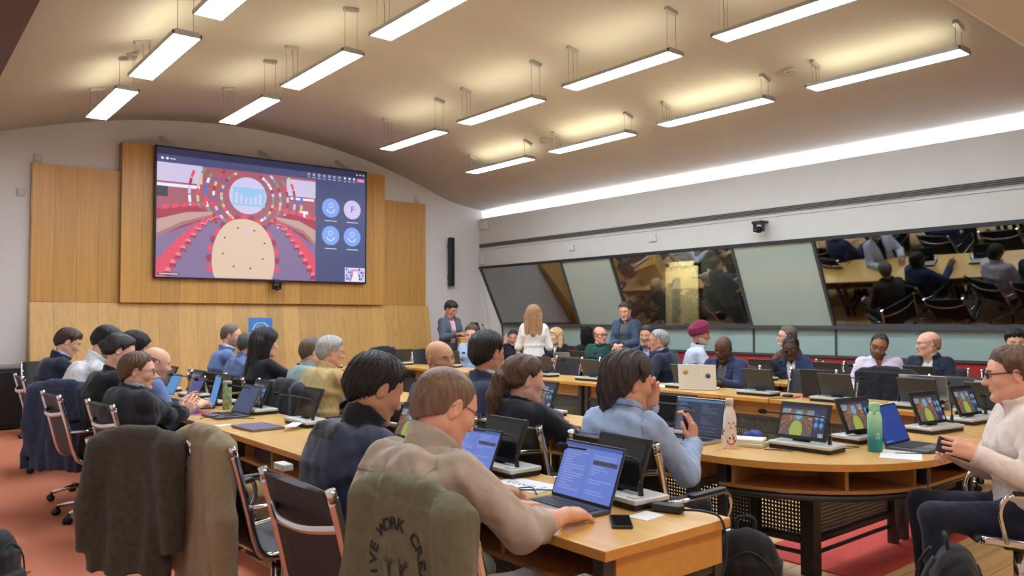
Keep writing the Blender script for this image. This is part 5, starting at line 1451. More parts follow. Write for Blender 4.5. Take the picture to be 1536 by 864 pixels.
# --- right foreground
CREAM_S = fabric('cream_shirt', (226, 210, 200), .85)
sit('right', 'person with glasses in a cream shirt holding a phone at the curved table', (4.27, 1.4, 1.2), 124, 'swivel chair beneath the man in the cream shirt', cdx=.05, lean=2, curve=6, head=(-8, 6, 0), skin=(228, 172, 146), hair='short', hx=dict(t=.018), hcol=(94, 72, 56), glasses='thick', h=.0075, hh=.003, hs=1.05, bulk=1.12, top=dict(kind='shirt', mat=CREAM_S, amp=.006, hand_h=.003), pants=(34, 38, 56), L=dict(w=(3.98, 1.46, .84), fw=(-.4, .6, .25), upw=(-.7, -.7, .3), curl=.7), R=dict(w=(4.16, 1.64, .82), fw=(-.85, .1, .15), upw=(.3, .6, .8), curl=.6))
# --- standing
def stand(key, label, at, face, **k): PEO[key] = person(label, at, face, sit=False, **k)
stand('standphone', 'standing person in grey blazer and pink shirt looking at a phone', (7.9, 11.35, 1.64), -88, lean=2, curve=4, head=(10, 28, 0), skin=(196, 140, 112), hair='thick', hcol=(40, 32, 30), h=.0115, hs=1.12, top=dict(kind='jacket', mat=GREYJ, inner=fabric('pink_shirt', (224, 178, 190)), v=(.07, .06, .45)), R=dict(lw=(.05, .3, 1.2), f=(-.4, .8, .2), curl=.6), L=dict(lw=(-.08, .32, 1.2), f=(.3, .8, .2), curl=.6))
stand('womanstand', 'standing person with long wavy light brown hair in a white top seen from behind', (7.55, 8.72, 1.52), 46, lean=2, curve=2, head=(0, 4, 0), skin=PALE, female=True, hair='long', hcol=(158, 120, 82), hs=1.12, h=.0105, hx=dict(t=.026, g=.005, wave=34, locks=[((.06*s, -.06-.02*(s == 0), -.02), (.075*s, -.09-.03*(s == 0), -.25), .06, .045) for s in (-1, 0, 1)]), top=dict(kind='blouse', mat=fabric('white_knit', (234, 230, 226)), amp=.006), pants=(34, 36, 52), R=dict(lw=(.19, .3, 1.08), pole=(.3, -1, -.6)), L=dict(lw=(-.19, .3, 1.08), pole=(-.3, -1, -.6)))
stand('manstand', 'standing person in a blue-grey jacket and dark shirt with clasped hands, smiling down', (9.03, 8.26, 1.585), 196, lean=1.6, curve=4, head=(4, 18, 0), skin=(222, 166, 138), hair='short', hcol=(64, 50, 42), face_p=dict(smile=1), hs=1.08, h=.0105, bulk=1.05, top=dict(kind='jacket', mat=fabric('bluegrey_jacket', (62, 76, 96)), inner=fabric('grey_shirt', (84, 86, 90)), v=(.07, .075, .5)), R=dict(lw=(.05, .3, 1.06), f=(-.7, .6, -.1), curl=.6), L=dict(lw=(-.07, .32, 1.06), f=(.7, .6, -.1), curl=.6))

# lanyards
def lanyard(key, m, drop=.34):
    i = PEO[key]; P, X1, Fr, up3, na = i['P'], i['X1'], i['Fr'], i['up3'], i['na']
    c = P[4]+na*.012-Fr*.004
    b = MB(); pts = [c+X1*math.cos(a)*.082+Fr*math.sin(a)*.082-up3*.02*max(0, math.sin(a)) for a in [PI*(1.0+1.0*k/14) for k in range(15)]]
    b.tube(pts, .011, 8, m=0, flat=.3)
    for s in (1, -1): b.tube([c+X1*s*.082, c+X1*s*.075+Fr*.07-up3*.04, c+X1*s*.03+Fr*.15-up3*.2, c+X1*s*.004+Fr*.16-up3*drop], .007, 6, flat=.4)
    o = b.build('lanyard', m, i['root'])
lm, N_, L_, P_ = new_mat('lanyard_print')
tc_ = N_.new('ShaderNodeTexCoord'); vo_ = N_.new('ShaderNodeTexVoronoi'); vo_.inputs['Scale'].default_value = 42; L_.new(tc_.outputs['Object'], vo_.inputs['Vector'])
rp_ = N_.new('ShaderNodeValToRGB'); L_.new(vo_.outputs['Color'], rp_.inputs[0]); rp_.color_ramp.interpolation = 'CONSTANT'
for p_, c_ in ((0, (52, 108, 190)), (.45, (70, 130, 205)), (.62, (190, 70, 70)), (.78, (80, 130, 110)), (.9, (50, 60, 110))):
    e_ = rp_.color_ramp.elements[0] if p_ == 0 else rp_.color_ramp.elements.new(p_)
    e_.position = p_; e_.color = (*lin(c_), 1)
L_.new(rp_.outputs[0], P_.inputs['Base Color'])
lanyard('lightblue', lm); lanyard('greensw', mat('lanyard_blue', (50, 80, 140), .7))
# ------------------------------------------------------------------ empty chairs
CH = {}
CH['khaki'] = chair('swivel chair with grey seat showing and the khaki coat over its back', 1.5, 3.6, 5)
CH['olive'] = chair('swivel chair hidden beneath the dark olive wool coat', 1.2, 4.02, 40)
chair('empty swivel chair in the back corner behind the man in the navy suit', 1.75, 11.5, -90)
chair('empty swivel chair behind the far cross table, on its far side under the screen', 6.85, 11.55, -90)
chair('empty swivel chair behind the far cross table, next to the far corner', 7.62, 11.5, -95)
chair('empty swivel chair behind the farther of the two lone monitors', 7.2, 7.95, 180)
chair('empty swivel chair behind the nearer of the two lone monitors', 7.4, 7.25, 184)
chair('empty swivel chair between the stickered laptop and the red paper', 7.3, 4.35, 180)
CH['scarf'] = chair('swivel chair with a black coat and striped scarf thrown over it', 7.3, 3.6, 180)
chair('empty swivel chair with black back by the silver laptop', 7.35, 2.95, 180)
chair('empty swivel chair in front of the aqua panel beside the man in the lilac shirt', 8.95, 4.62, 180)
chair('empty swivel chair at the inner table beside the long-haired woman', 2.78, 7.85, 0)
# ------------------------------------------------------------------ monitors
GM = 'conference monitors with gooseneck microphones'
for y, k, n in ((2.2, 2, 'behind the beige shirt man\'s laptop'), (2.97, 2, 'behind the paper reading Group 3'), (3.78, 1, 'half hidden behind the man in the blue softshell'), (5.15, 2, 'beside the closed purple-grey laptop'), (6.07, 0, 'behind the dark open laptop'), (6.9, 2, 'behind the patterned bottle'), (7.65, 0, 'before the man in the white shirt'), (8.5, 2, 'before the man in the navy suit')):
    monitor('tilted conference monitor %s' % n, 2.365, y, 0 if y > 2.5 else -4, k, GM)
for x, y, f, k, n in ((3.96, 3.2, 0, 2, 'behind the laptop with dark code'), (3.98, 4.5, 0, 0, 'beside the woman with the ponytail'), (3.98, 5.2, 0, 2, 'before the bald man turning round'), (3.98, 5.95, 0, 0, 'before the man in the tan jacket'), (3.98, 7.0, 0, 2, 'near the long-haired woman\'s hands'), (3.98, 8.4, 0, 2, 'before the man in the slate blue shirt'),
                      (4.06, 2.36, 2, 0, 'showing the video call beside the white bottle'), (4.62, 2.31, 82, 0, 'behind the green bottle'), (5.33, 2.2, 82, 0, 'behind the laptop with the blue screen'), (5.98, 2.22, 86, 0, 'in front of the silver laptop')):
    monitor('tilted conference monitor %s' % n, x, y, f, k, GM)
for x, y, n in ((6.62, 7.44, 'seen from behind, farther of the two lone ones'), (6.58, 6.57, 'seen from behind, nearer of the two lone ones'), (6.6, 5.22, 'seen from behind beside the stickered laptop'), (6.55, 4.3, 'seen from behind beside the red paper'), (6.52, 3.52, 'seen from behind, in front of a dark laptop'), (6.52, 2.83, 'seen from behind, framed by a silver laptop'), (6.46, 2.3, 'seen from behind, at the near end beside a grey laptop')):
    monitor('conference monitor %s' % n, x, y, 180, 2, GM)
for y, n in ((9.5, 'before the laughing blond woman'), (8.35, 'before the man in the green sweater'), (5.3, 'before the man resting his face on his hand'), (4.45, 'beside the man in the lilac shirt'), (3.5, 'before the balding man in the navy blazer'), (2.75, 'before the black-haired man')):
    monitor('monitor back on the glazed wall table %s' % n, 8.12, y, 180, 2, GM)
for x, y, n in ((4.0, 10.75, 'at the far left of the far cross table'), (5.3, 10.8, 'at the middle of the far cross table'), (6.5, 10.75, 'in front of the empty chair under the screen'), (7.15, 10.6, 'at the far corner of the cross table')):
    monitor('conference monitor on the far table %s' % n, x, y, -90, 2, GM)
monitor('conference monitor before the man in the pale blue shirt', 6.75, 9.75, 215, 2, GM)
# ------------------------------------------------------------------ laptops
laptop('grey laptop with a lit document under the hands of the man in beige', 2.06, 2.24, -2, 112, LGREY, 'blue', .345, .235)
laptop('dark laptop with a blue document screen beside the beige shirt man\'s head', 2.08, 3.0, 2, 114, LBLK, 'blue', .32, .215)
laptop('silver laptop with a purple screen in front of the man in the blue softshell', 2.02, 3.95, 4, 118, LSIL, 'night', .31, .215)
r = thing('laptop', 'closed purple-grey laptop lying on the outer left table', 'laptop', (2.03, 5.2, ZT), math.radians(-86), 'laptops')
MB().box((0, 0, .007), (.33, .23, .01), bev=.004).build('base', mat('tan_metal', (150, 130, 112), .35, .6), r); MB().box((0, 0, .0145), (.33, .23, .006), bev=.002).build('lid', mat('purple_grey_lid', (116, 108, 132), .35, .4), r)
laptop('open dark grey laptop with a dim screen tangled in black cables', 2.08, 5.98, 2, 118, LGREY, 'dark', .34, .235)
laptop('black laptop with a plain bright blue screen in front of the bald man in blue', 2.1, 6.72, -10, 104, LBLK, 'plain', .31, .25)
laptop('laptop with a dim purple screen in front of the man in the white shirt', 2.12, 7.3, 0, 115, LBLK, 'night', .31, .22)
laptop('laptop with a light blue screen behind the purple-screened one', 2.12, 7.95, 0, 115, LSIL, 'plain', .3, .21)
laptop('silver laptop with dark code on its screen in front of the light blue shirt man', 3.78, 2.98, 4, 104, LSIL, 'code', .345, .235)
laptop('dark grey laptop with a navy blue screen beside the green bottle', 4.57, 1.975, 92, 112, LGREY, 'navy', .33, .23)
laptop('dark laptop back beside the red paper on the inner right table', 6.78, 3.72, 176, 100, LBLK, 'off', .36, .25)
laptop('silver laptop standing open behind a dark monitor', 6.76, 2.8, 180, 104, LSIL, 'off', .37, .26)
laptop('light grey laptop turned away at the near right end', 6.72, 2.2, 172, 108, LSIL, 'off', .36, .25)
lt = laptop('white laptop lid with two round stickers in front of the man in blue', 6.64, 5.05, 208, 100, mat('white_lid', (226, 226, 222), .35), 'off', .38, .25)
lid = [c for c in lt.children if c.name.startswith('lid')][0]
a = math.radians(100); u = Vector((0, -math.cos(a), math.sin(a))); nb_ = Vector((0, math.sin(a), math.cos(a)))
for (x, z, m, rr) in ((-.115, .17, mat('sticker_gold', (196, 164, 84), .5), .028), (.11, .135, mat('sticker_slate', (74, 80, 104), .5), .026), (.02, .15, mat('sticker_pale', (206, 214, 196), .5), .01)):
    b = MB(); b.lathe([(rr, 0), (rr, .0012), (0, .0014)], n=20); o = b.build('sticker', m, lid, Vector((-x, .121, .016))+u*z+nb_*.0042); o.rotation_euler = (-a, 0, 0)
laptop('laptop beside the man in the green sweater, seen from behind', 8.25, 8.75, 190, 105, LSIL, 'off', .31, .21)
# ------------------------------------------------------------------ papers, phones, cables and small things
PAP = mat('paper_white', (232, 232, 234), .8); INK = mat('ink_grey', (70, 70, 78), .8)
def sheet(label, x, y, rz, w, d, text=None, m=PAP, cat='paper', name='paper_sheet', z=ZT+.0005, group=None):
    b = MB(); b.box((0, 0, .0008), (w, d, .0012)); o = b.build(name, m); o.location = (x, y, z); o.rotation_euler = (0, 0, rz); tag(o, label, cat, group)
    if text:
        me = text_obj('lettering', text, .062, INK, shear=.15); k = link('lettering', me, o, (0, 0, .0018))
    return o
sheet('white sheet reading Group 3 on the outer left table', 2.25, 2.66, -PI/2+.12, .30, .19, 'Group 3')
sheet('small white leaflet under the black phone by the table end', 2.25, 1.96, .1, .12, .09)
sheet('white card leaning across the grey monitor base beside the closed laptop', 2.2, 5.0, .9, .21, .08, z=ZT+.03)
sheet('small white card by the table edge beside the closed laptop', 1.9, 5.5, .2, .1, .06)
sheet('white sheet beneath the laptop with the blue screen', 4.28, 1.94, .4, .28, .2)
sheet('white sheets spread in front of the grey-haired man in navy', 6.6, 5.62, .3, .3, .42)
sheet('red sheet beside the laptops on the inner right table', 6.72, 4.0, .2, .2, .3, m=mat('red_paper', (190, 50, 64), .7))
sheet('white sheet on the inner right table in front of the black coat', 6.5, 3.15, .5, .22, .3)
sheet('white sheet on the inner right table by the near corner', 6.75, 2.5, .1, .21, .3)
sheet('pinkish red folder on the table by the blue-screened laptop', 1.98, 6.35, .3, .2, .28, m=mat('red_folder', (178, 60, 84), .6), z=ZT+.002)
sheet('yellow folder standing up beside the man resting his face', 8.28, 5.42, 0, .02, .24, m=mat('yellow_folder', (222, 188, 116), .7))
def phone(label, loc, R=None, rz=0):
    r = thing('phone', label, 'phone', loc, 0); r.rotation_mode = 'XYZ'
    M = R if R is not None else Rz(rz); r.rotation_euler = M.to_euler()
    MB().box((0, 0, 0), (.076, .155, .011), bev=.005).build('case', mat('phone_case', (34, 35, 40), .4), r)
    MB().box((0, 0, .0058), (.069, .147, .001)).build('screen', mat('phone_glass', (14, 16, 22), .06), r)
    b = MB(); b.box((-.02, .058, -.006), (.022, .026, .003), bev=.001); b.build('camera_bump', BLACK, r)
    return r
phone('black phone lying on the outer left table end', (2.1, 1.95, ZT+.0065), rz=-.75)
def held(key, s, label, tilt=0):
    S_, E, W, M, sp = PEO[key]['arm'][s]; rt = PEO[key]['root']
    c = W+M[:, 1]*.085-M[:, 2]*.036
    A = Matrix([list(r_) for r_ in np.stack([M[:, 0], M[:, 1], M[:, 2]], 1)])
    wz = Rz(rt.rotation_euler.z)
    return phone(label, wz @ Vector(c)+rt.location, wz @ A @ Ry(PI))
held('lightblue', 1, 'grey phone held up by the man in the light blue shirt')
held('right', -1, 'dark phone held by the man in the cream shirt')
held('standphone', 1, 'phone held by the standing man in the grey blazer')
r = thing('power_adapter', 'black power adapter with a cable hanging over the table end', 'power adapter', (2.36, 1.95, ZT))
MB().box((0, 0, .016), (.055, .12, .03), Rz(.35), bev=.007).build('brick', BLACK, r)
b = MB(); b.tube(spline([(.02, -.058, .016), (.045, -.14, .02), (.05, -.21, .0), (.03, -.24, -.12), (-.06, -.235, -.27), (-.2, -.22, -.4)], 8), .005, 6)
b.tube(spline([(-.02, .058, .016), (-.06, .15, .01), (-.03, .3, .006), (-.1, .42, .006), (-.12, .5, .01)], 8), .0035, 6); b.build('cable', BLACK, r)
def cable(label, pts, r=.003):
    b = MB(); b.tube(spline(pts, 8), r, 6); tag(b.build('cable', BLACK), label, 'cable', 'loose black cables on the tables')
z = ZT+.004
cable('loose black cable coiled beside the Group 3 sheet', [(2.16, 2.48, z), (2.2, 2.56, z+.01), (2.14, 2.62, z), (2.24, 2.5, z+.004), (2.32, 2.42, z)])
cable('tangle of black cable draped over the dark open laptop', [(1.84, 5.9, z-.06), (1.88, 5.92, z), (1.96, 5.8, z+.03), (2.02, 5.9, z+.04), (1.98, 5.98, z+.03), (2.06, 5.82, z+.04), (2.12, 5.9, z+.03), (2.0, 5.74, z+.02), (2.2, 5.7, z)])
cable('black cable lying behind the white bottle and the monitor', [(3.86, 2.5, z), (3.92, 2.42, z), (3.88, 2.34, z+.008), (3.98, 2.46, z), (4.0, 2.38, z)], .0025)
cable('black cable running from the blue-screened laptop over the table edge', [(4.3, 1.98, z), (4.42, 1.86, z), (4.6, 1.8, z), (4.64, 1.748, z-.004), (4.64, 1.745, z-.08)])
cable('thin black cable beside the green bottle', [(4.22, 2.24, z), (4.28, 2.18, z+.006), (4.36, 2.22, z), (4.3, 2.26, z)], .0025)
cable('black cable across the inner right table edge', [(6.3, 4.02, z-.05), (6.29, 4.02, z), (6.4, 3.98, z), (6.55, 3.9, z), (6.7, 3.95, z)])
b = MB(); b.lathe([(.045, 0), (.05, .012), (.04, .024), (0, .026)], n=18); o = b.build('microphone_puck', BLACK); o.location = (6.6, 4.02, ZT); tag(o, 'small black round puck on the inner right table edge', 'puck')
r = thing('charger', 'white charger box on the armrest beside the man in the blue softshell', 'charger', (1.66, 3.9, .617))
MB().box((0, 0, .1), (.06, .12, .035), Rx(.0), bev=.006).build('brick', BOXW, r)
b = MB(); b.tube(spline([(0, .05, .1), (.02, .08, .02), (-.02, .07, -.1), (.02, .05, -.2)], 6), .003, 6); b.build('cable', BOXW, r)
r = thing('notebook', 'pile of two cream notebooks behind the white bottle', 'notebook', (3.93, 2.66, ZT), .3)
MB().box((0, 0, .012), (.15, .22, .022), bev=.004).build('lower_book', mat('book_cream', (216, 204, 176), .8), r); MB().box((.01, .0, .033), (.14, .2, .018), Rz(.15), bev=.004).build('upper_book', mat('book_white', (224, 218, 206), .8), r)
F = Field((-.1, -.1, -.01), (.1, .1, .1), .006); F.put(ell((0, 0, .03), (.07, .05, .032)), 0); F.put(ell((.04, .02, .03), (.04, .045, .03)), .02); F.near(folds(3, .006, 1.5), .02)
o = link('cloth_pouch', np_mesh('cloth_pouch', *F.mesh(), [fabric('royal_blue', (44, 60, 140))])); o.location = (4.08, 2.72, ZT); tag(o, 'blue cloth pouch behind the notebooks', 'pouch')
# ------------------------------------------------------------------ bottles
def bottle(label, x, y, prof, m, cap_prof, capm, extra=None, z=ZT, name='water_bottle'):
    r = thing(name, label, 'bottle', (x, y, z))
    MB().lathe(prof, n=28).build('body', m, r); MB().lathe(cap_prof, n=24).build('cap', capm, r)
    if extra: extra(r)
    return r
def deco(r):
    rn = random.Random(5)
    for col in ((196, 60, 60), (50, 54, 90), (150, 90, 80), (40, 40, 46)):
        b = MB()
        for k in range(16):
            a = rn.uniform(0, 2*PI); z_ = rn.uniform(.03, .15); s = rn.uniform(.003, .009)
            b.box((math.cos(a)*.0362, math.sin(a)*.0362, z_), (.0022, s, s*rn.uniform(.6, 1.8)), Rz(a) @ Rx(rn.uniform(0, 1)))
        b.build('printed_mark', mat('print_%d' % col[0], col, .5), r)
    b = MB()
    a0 = math.radians(225)
    pts = [(math.cos(a0+.55*math.cos(t))*.0366, math.sin(a0+.55*math.cos(t))*.0366, .045+.018*math.sin(t)) for t in [PI*.9+PI*1.2*i/12 for i in range(13)]]
    b.tube(pts, .0035, 6); b.build('printed_arc', mat('print_red', (200, 50, 56), .5), r)
bottle('white steel bottle with small coloured prints beside the code laptop', 3.77, 2.66, [(0, 0), (.034, 0), (.036, .006), (.036, .165), (.031, .2), (.021, .225), (.018, .24), (.018, .245), (0, .245)], mat('bottle_white', (232, 222, 216), .35), [(.0, .243), (.022, .243), (.0225, .275), (.02, .28), (0, .281)], mat('bottle_cap_white', (206, 200, 196), .35), deco)
gm, N_, L_, P_ = new_mat('bottle_green_gradient'); P_.inputs['Roughness'].default_value = .4
tc_ = N_.new('ShaderNodeTexCoord'); sp_ = N_.new('ShaderNodeSeparateXYZ'); L_.new(tc_.outputs['Object'], sp_.inputs[0]); rp_ = N_.new('ShaderNodeValToRGB'); mr_ = N_.new('ShaderNodeMapRange'); mr_.inputs['From Max'].default_value = .24
L_.new(sp_.outputs['Z'], mr_.inputs[0]); L_.new(mr_.outputs[0], rp_.inputs[0]); rp_.color_ramp.elements[0].color = (*lin((20, 128, 130)), 1); rp_.color_ramp.elements[1].color = (*lin((172, 222, 176)), 1); rp_.color_ramp.elements[0].position = .25; rp_.color_ramp.elements[1].position = .8
L_.new(rp_.outputs[0], P_.inputs['Base Color'])
MINT = mat('mint_cap', (150, 210, 170), .45)
def strap(r):
    b = MB(); b.tube(spline([(-.02, -.01, .232), (-.045, -.02, .236), (-.052, -.022, .222), (-.042, -.02, .212), (-.028, -.012, .214)], 5), .005, 8); b.build('carry_loop', MINT, r)
    me = text_obj('mark', 'o', .03, mat('mark_white', (220, 236, 226), .6)); a = math.radians(232); o = link('printed_mark', me, r, (math.cos(a)*.0385, math.sin(a)*.0385, .1)); o.rotation_euler = (PI/2, 0, a+PI/2)
    b = MB()
    for k, w_ in enumerate((.024, .018)): b.box((math.cos(a)*.0372, math.sin(a)*.0372, .082-.008*k), (.001, w_, .003), Rz(a))
    b.build('printed_mark', MATS['mark_white'], r)
bottle('green to teal steel bottle with mint cap and loop on the curved table', 4.29, 2.085, [(0, 0), (.036, 0), (.038, .006), (.038, .185), (.034, .205), (.027, .218), (.026, .225), (0, .225)], gm, [(.0, .224), (.0275, .224), (.0285, .232), (.0285, .262), (.026, .267), (0, .268)], MINT, strap)
PATT = mat('bottle_leaf_pattern', (136, 156, 118), .3, var=.75, scale=28)
bottle('clear green patterned bottle beside the blue-screened laptop on the left table', 2.26, 6.45, [(0, 0), (.034, 0), (.036, .005), (.036, .2), (.034, .205), (0, .205)], PATT, [(.0, .204), (.035, .204), (.036, .225), (.03, .232), (0, .233)], mat('cap_sage', (150, 160, 146), .4))
bottle('grey tumbler among the laptops at the far end of the left table', 2.0, 7.75, [(0, 0), (.032, 0), (.038, .17), (0, .17)], mat('tumbler_grey', (112, 120, 118), .35, .3), [(0, .169), (.04, .169), (.04, .185), (.02, .195), (0, .195)], mat('tumbler_lid', (150, 156, 156), .4))
PLAS = mat('clear_plastic', (226, 232, 234), .12, trans=.7)
bottle('clear plastic water bottle with white cap on the inner table', 3.95, 8.6, [(0, 0), (.032, 0), (.034, .02), (.031, .05), (.034, .08), (.031, .11), (.034, .14), (.022, .185), (.013, .2), (0, .2)], PLAS, [(0, .199), (.016, .199), (.016, .216), (0, .217)], PAP)
bottle('brushed steel bottle with a loop cap on the inner table', 3.9, 8.05, [(0, 0), (.036, 0), (.037, .19), (.026, .225), (.022, .235), (0, .235)], mat('brushed_steel', (170, 166, 158), .3, .9), [(0, .234), (.025, .234), (.026, .262), (.02, .27), (0, .271)], ALU)
o = MB(); o.lathe([(.03, 0), (.033, .1), (.031, .1), (.029, .006), (0, .006)], n=20); o = o.build('water_glass', PLAS); o.location = (3.9, 8.9, ZT); tag(o, 'clear drinking glass near the plastic water bottle', 'glass')
# ------------------------------------------------------------------ coats hung on chair backs (frame: chair frame, outside of the back is -Y)
def coat(name, label, chair_o, m, hem, w=.25, sleeves=True, seed=1, skew=0, h=.008, flare=.04, front=.62, top_=.955, off=0.0, deep=.05):
    F = Field((-w-.16, -.62, hem-.06), (w+.16, -.1, top_+.08), h)
    yb = lambda z: -.355+(.94-z)*.07-off
    # body hanging behind the back
    F.put(seg((skew, yb(hem)-.05, hem), (0, yb(top_)-.0, top_-.03), (1, 0, 0), (1, 0, 0), w+flare, w, deep, .042, 3), 0)
    F.put(cap((-w+.03, yb(top_)+.01, top_-.012), (w-.03, yb(top_)+.01, top_-.012), .04), .03)
    F.put(cap((-w*.4, yb(top_)+.005, top_+.012), (w*.4, yb(top_)+.005, top_+.012), .034), .04)
    F.put(seg((0, yb(top_)+.12, front), (0, yb(top_)+.045, top_-.02), (1, 0, 0), (1, 0, 0), w*.96, w*.9, .02, .03, 3), .03)
    if sleeves:
        for s in (-1, 1):
            z1 = max(hem+.1, .36)
            F.put(cap((s*(w-.01), yb(top_)-.01, top_-.05), (s*(w+.03)+skew*.6, yb(.6)-.05, .64), .06, .055), .035); F.put(cap((s*(w+.03)+skew*.6, yb(.6)-.05, .64), (s*(w+.03)+skew, yb(z1)-.045, z1), .055, .047, cut=((0, 0, z1), (0, 0, -1))), .02)
    r = random.Random(seed); p = [r.uniform(0, 6) for _ in range(6)]
    def fn(x, y, z):
        dn = np.clip((top_-z)/.5, .1, 1)
        o = np.sin(x*38+p[0]+1.6*np.sin(z*5+p[1])+(z*4))*.8+np.sin(x*71+p[2]+2*np.sin(z*7+p[3]))*.5
        return -.009*dn*o+folds(seed, .003)(x, y, z)
    F.near(fn, .03)
    F.f = np.maximum(F.f, (hem+.012*np.sin(F.ax[0]*21+p[4]))[:, None, None]-F.ax[2][None, None, :]).astype(np.float32)
    v, q = F.mesh(); o = link(name, np_mesh(name, smooth_np(v, q, 1, .3), q, [m]))
    o.location = chair_o.location; o.rotation_euler = chair_o.rotation_euler
    tag(o, label, 'coat')
    return o
def buttons(o, pts, m):
    for p in pts:
        b = MB(); b.lathe([(.0, -.004), (.011, -.003), (.011, .003), (.0, .004)], n=12); b.xf(Matrix.Translation(p) @ Rx(PI/2).to_4x4()); b.build('button', m, o)
coat('wool_coat', 'dark olive wool coat hung over a chair back in the front left', CH['olive'], fabric('olive_wool', (72, 66, 56), .95, .2, .4, 300), .35, .18, seed=4, skew=-.02, flare=.02)
k = coat('khaki_coat', 'khaki cotton coat hung over a chair back beside the dark olive coat', CH['khaki'], fabric('khaki_cotton', (150, 134, 106), .9, .08, .2), .06, .2, seed=9, skew=.02, flare=.03, top_=.965)
buttons(k, [(.215, -.3, .7), (.225, -.31, .52), (.23, -.33, .3)], mat('button_brown', (52, 40, 32), .4))
coat('navy_coat', 'navy and slate coat hung over the chair of the man in the white shirt', PEO['whiteshirt']['chair'], fabric('navy_coat', (50, 58, 82), .85, .25), .28, .25, seed=13, flare=.1)
coat('black_jacket', 'black jacket hung over the chair of the man in the tan jacket', PEO['greytan']['chair'], fabric('black_jacket', (38, 42, 48), .8), .5, .23, seed=17, h=.011)
coat('dark_coat', 'dark coat hung over an empty chair behind the far cross table', [o for o in bpy.data.objects if o.get('label', '').startswith('empty swivel chair behind the far cross table, on')][0], fabric('dark_coat', (40, 42, 58), .8), .55, .22, seed=19, h=.014)
coat('black_coat', 'black coat thrown over the chair between two inner right monitors', CH['scarf'], fabric('black_coat', (28, 28, 34), .85), .35, .25, seed=21, h=.011)
b = MB()
for i in range(7): b.tube(spline([(-.2+.018*i, -.26, .7), (-.19+.018*i, -.32, .92), (-.18+.018*i, -.37, .955), (-.17+.02*i, -.43, .86), (-.17+.024*i, -.44, .6)], 6), .011, 6, m=i % 2)
o = b.build('striped_scarf', [fabric('scarf_grey', (150, 146, 138)), fabric('scarf_black', (40, 40, 42))]); o.location = CH['scarf'].location; o.rotation_euler = CH['scarf'].rotation_euler; tag(o, 'grey and black striped scarf lying over the black coat on a chair', 'scarf')
jk = coat('work_jacket', 'olive green jacket printed LIVE WORK CREATE on the nearest chair back', PEO['beige']['chair'], fabric('olive_green', (108, 104, 78), .85, .1, .2), .3, .23, seed=23, h=.006, flare=.02, top_=.965)
bvh = BVHTree.FromPolygons([v.co for v in jk.data.vertices], [p.vertices[:] for p in jk.data.polygons])
PRINT = mat('print_dark', (34, 33, 30), .9)
def onto(me):
    """wrap flat print geometry (x, z) onto the outside of the jacket"""
    bm = bmesh.new(); bm.from_mesh(me)
    bmesh.ops.triangulate(bm, faces=bm.faces[:]); bmesh.ops.subdivide_edges(bm, edges=[e for e in bm.edges if e.calc_length() > .006], cuts=2, use_grid_fill=False)
    for v in bm.verts:
        h_ = bvh.ray_cast(Vector((v.co.x, -.8, v.co.z)), Vector((0, 1, 0)))
        v.co.y = (h_[0].y if h_[0] is not None else -.42)-.0025
    bm.to_mesh(me); bm.free(); return me
CXJ, CZJ, RJ = -.0, .75, .128
word = 'LIVE WORK CREATE'; vs_, fs_ = [], []
mb = MB()
for i, ch_ in enumerate(word):
    if ch_ == ' ': continue
    a = math.radians(212-244*i/15)
    me = text_obj('g', ch_, .05, PRINT, off=.0014)
    # outside of the back is seen from -Y, so +X stays to the right for the reader
    rot_ = a-PI/2
    pts = []
    for v in me.vertices:
        x, z_ = v.co.x*1.15, v.co.y
        pts.append((CXJ+RJ*math.cos(a)+x*math.cos(rot_)-z_*math.sin(rot_), 0, CZJ+RJ*math.sin(a)+x*math.sin(rot_)+z_*math.cos(rot_)))
    mb = MB(); mb.add(pts, [tuple(p.vertices) for p in me.polygons])
    bpy.data.meshes.remove(me)
    link('printed_letter', onto(mb.mesh('printed_letter', PRINT)), jk)
mb = MB()
def twig(x, z, a, L, w, n):
    x2, z2 = x+math.cos(a)*L, z+math.sin(a)*L; px, pz = -math.sin(a)*w, math.cos(a)*w
    mb.add([(x-px, 0, z-pz), (x+px, 0, z+pz), (x2+px*.6, 0, z2+pz*.6), (x2-px*.6, 0, z2-pz*.6)], [(0, 1, 2, 3)])
    if n > 0:
        for k in range(2 if n > 1 else 3): twig(x2, z2, a+TR.uniform(-.5, .5), L*TR.uniform(.6, .9), w*.65, n-1)
TR = random.Random(11)
for k in range(4): twig(-.02+.014*k, .66, PI/2+(.12-.08*k), .045, .003, 3)
link('printed_tree', onto(mb.mesh('printed_tree', PRINT)), jk)
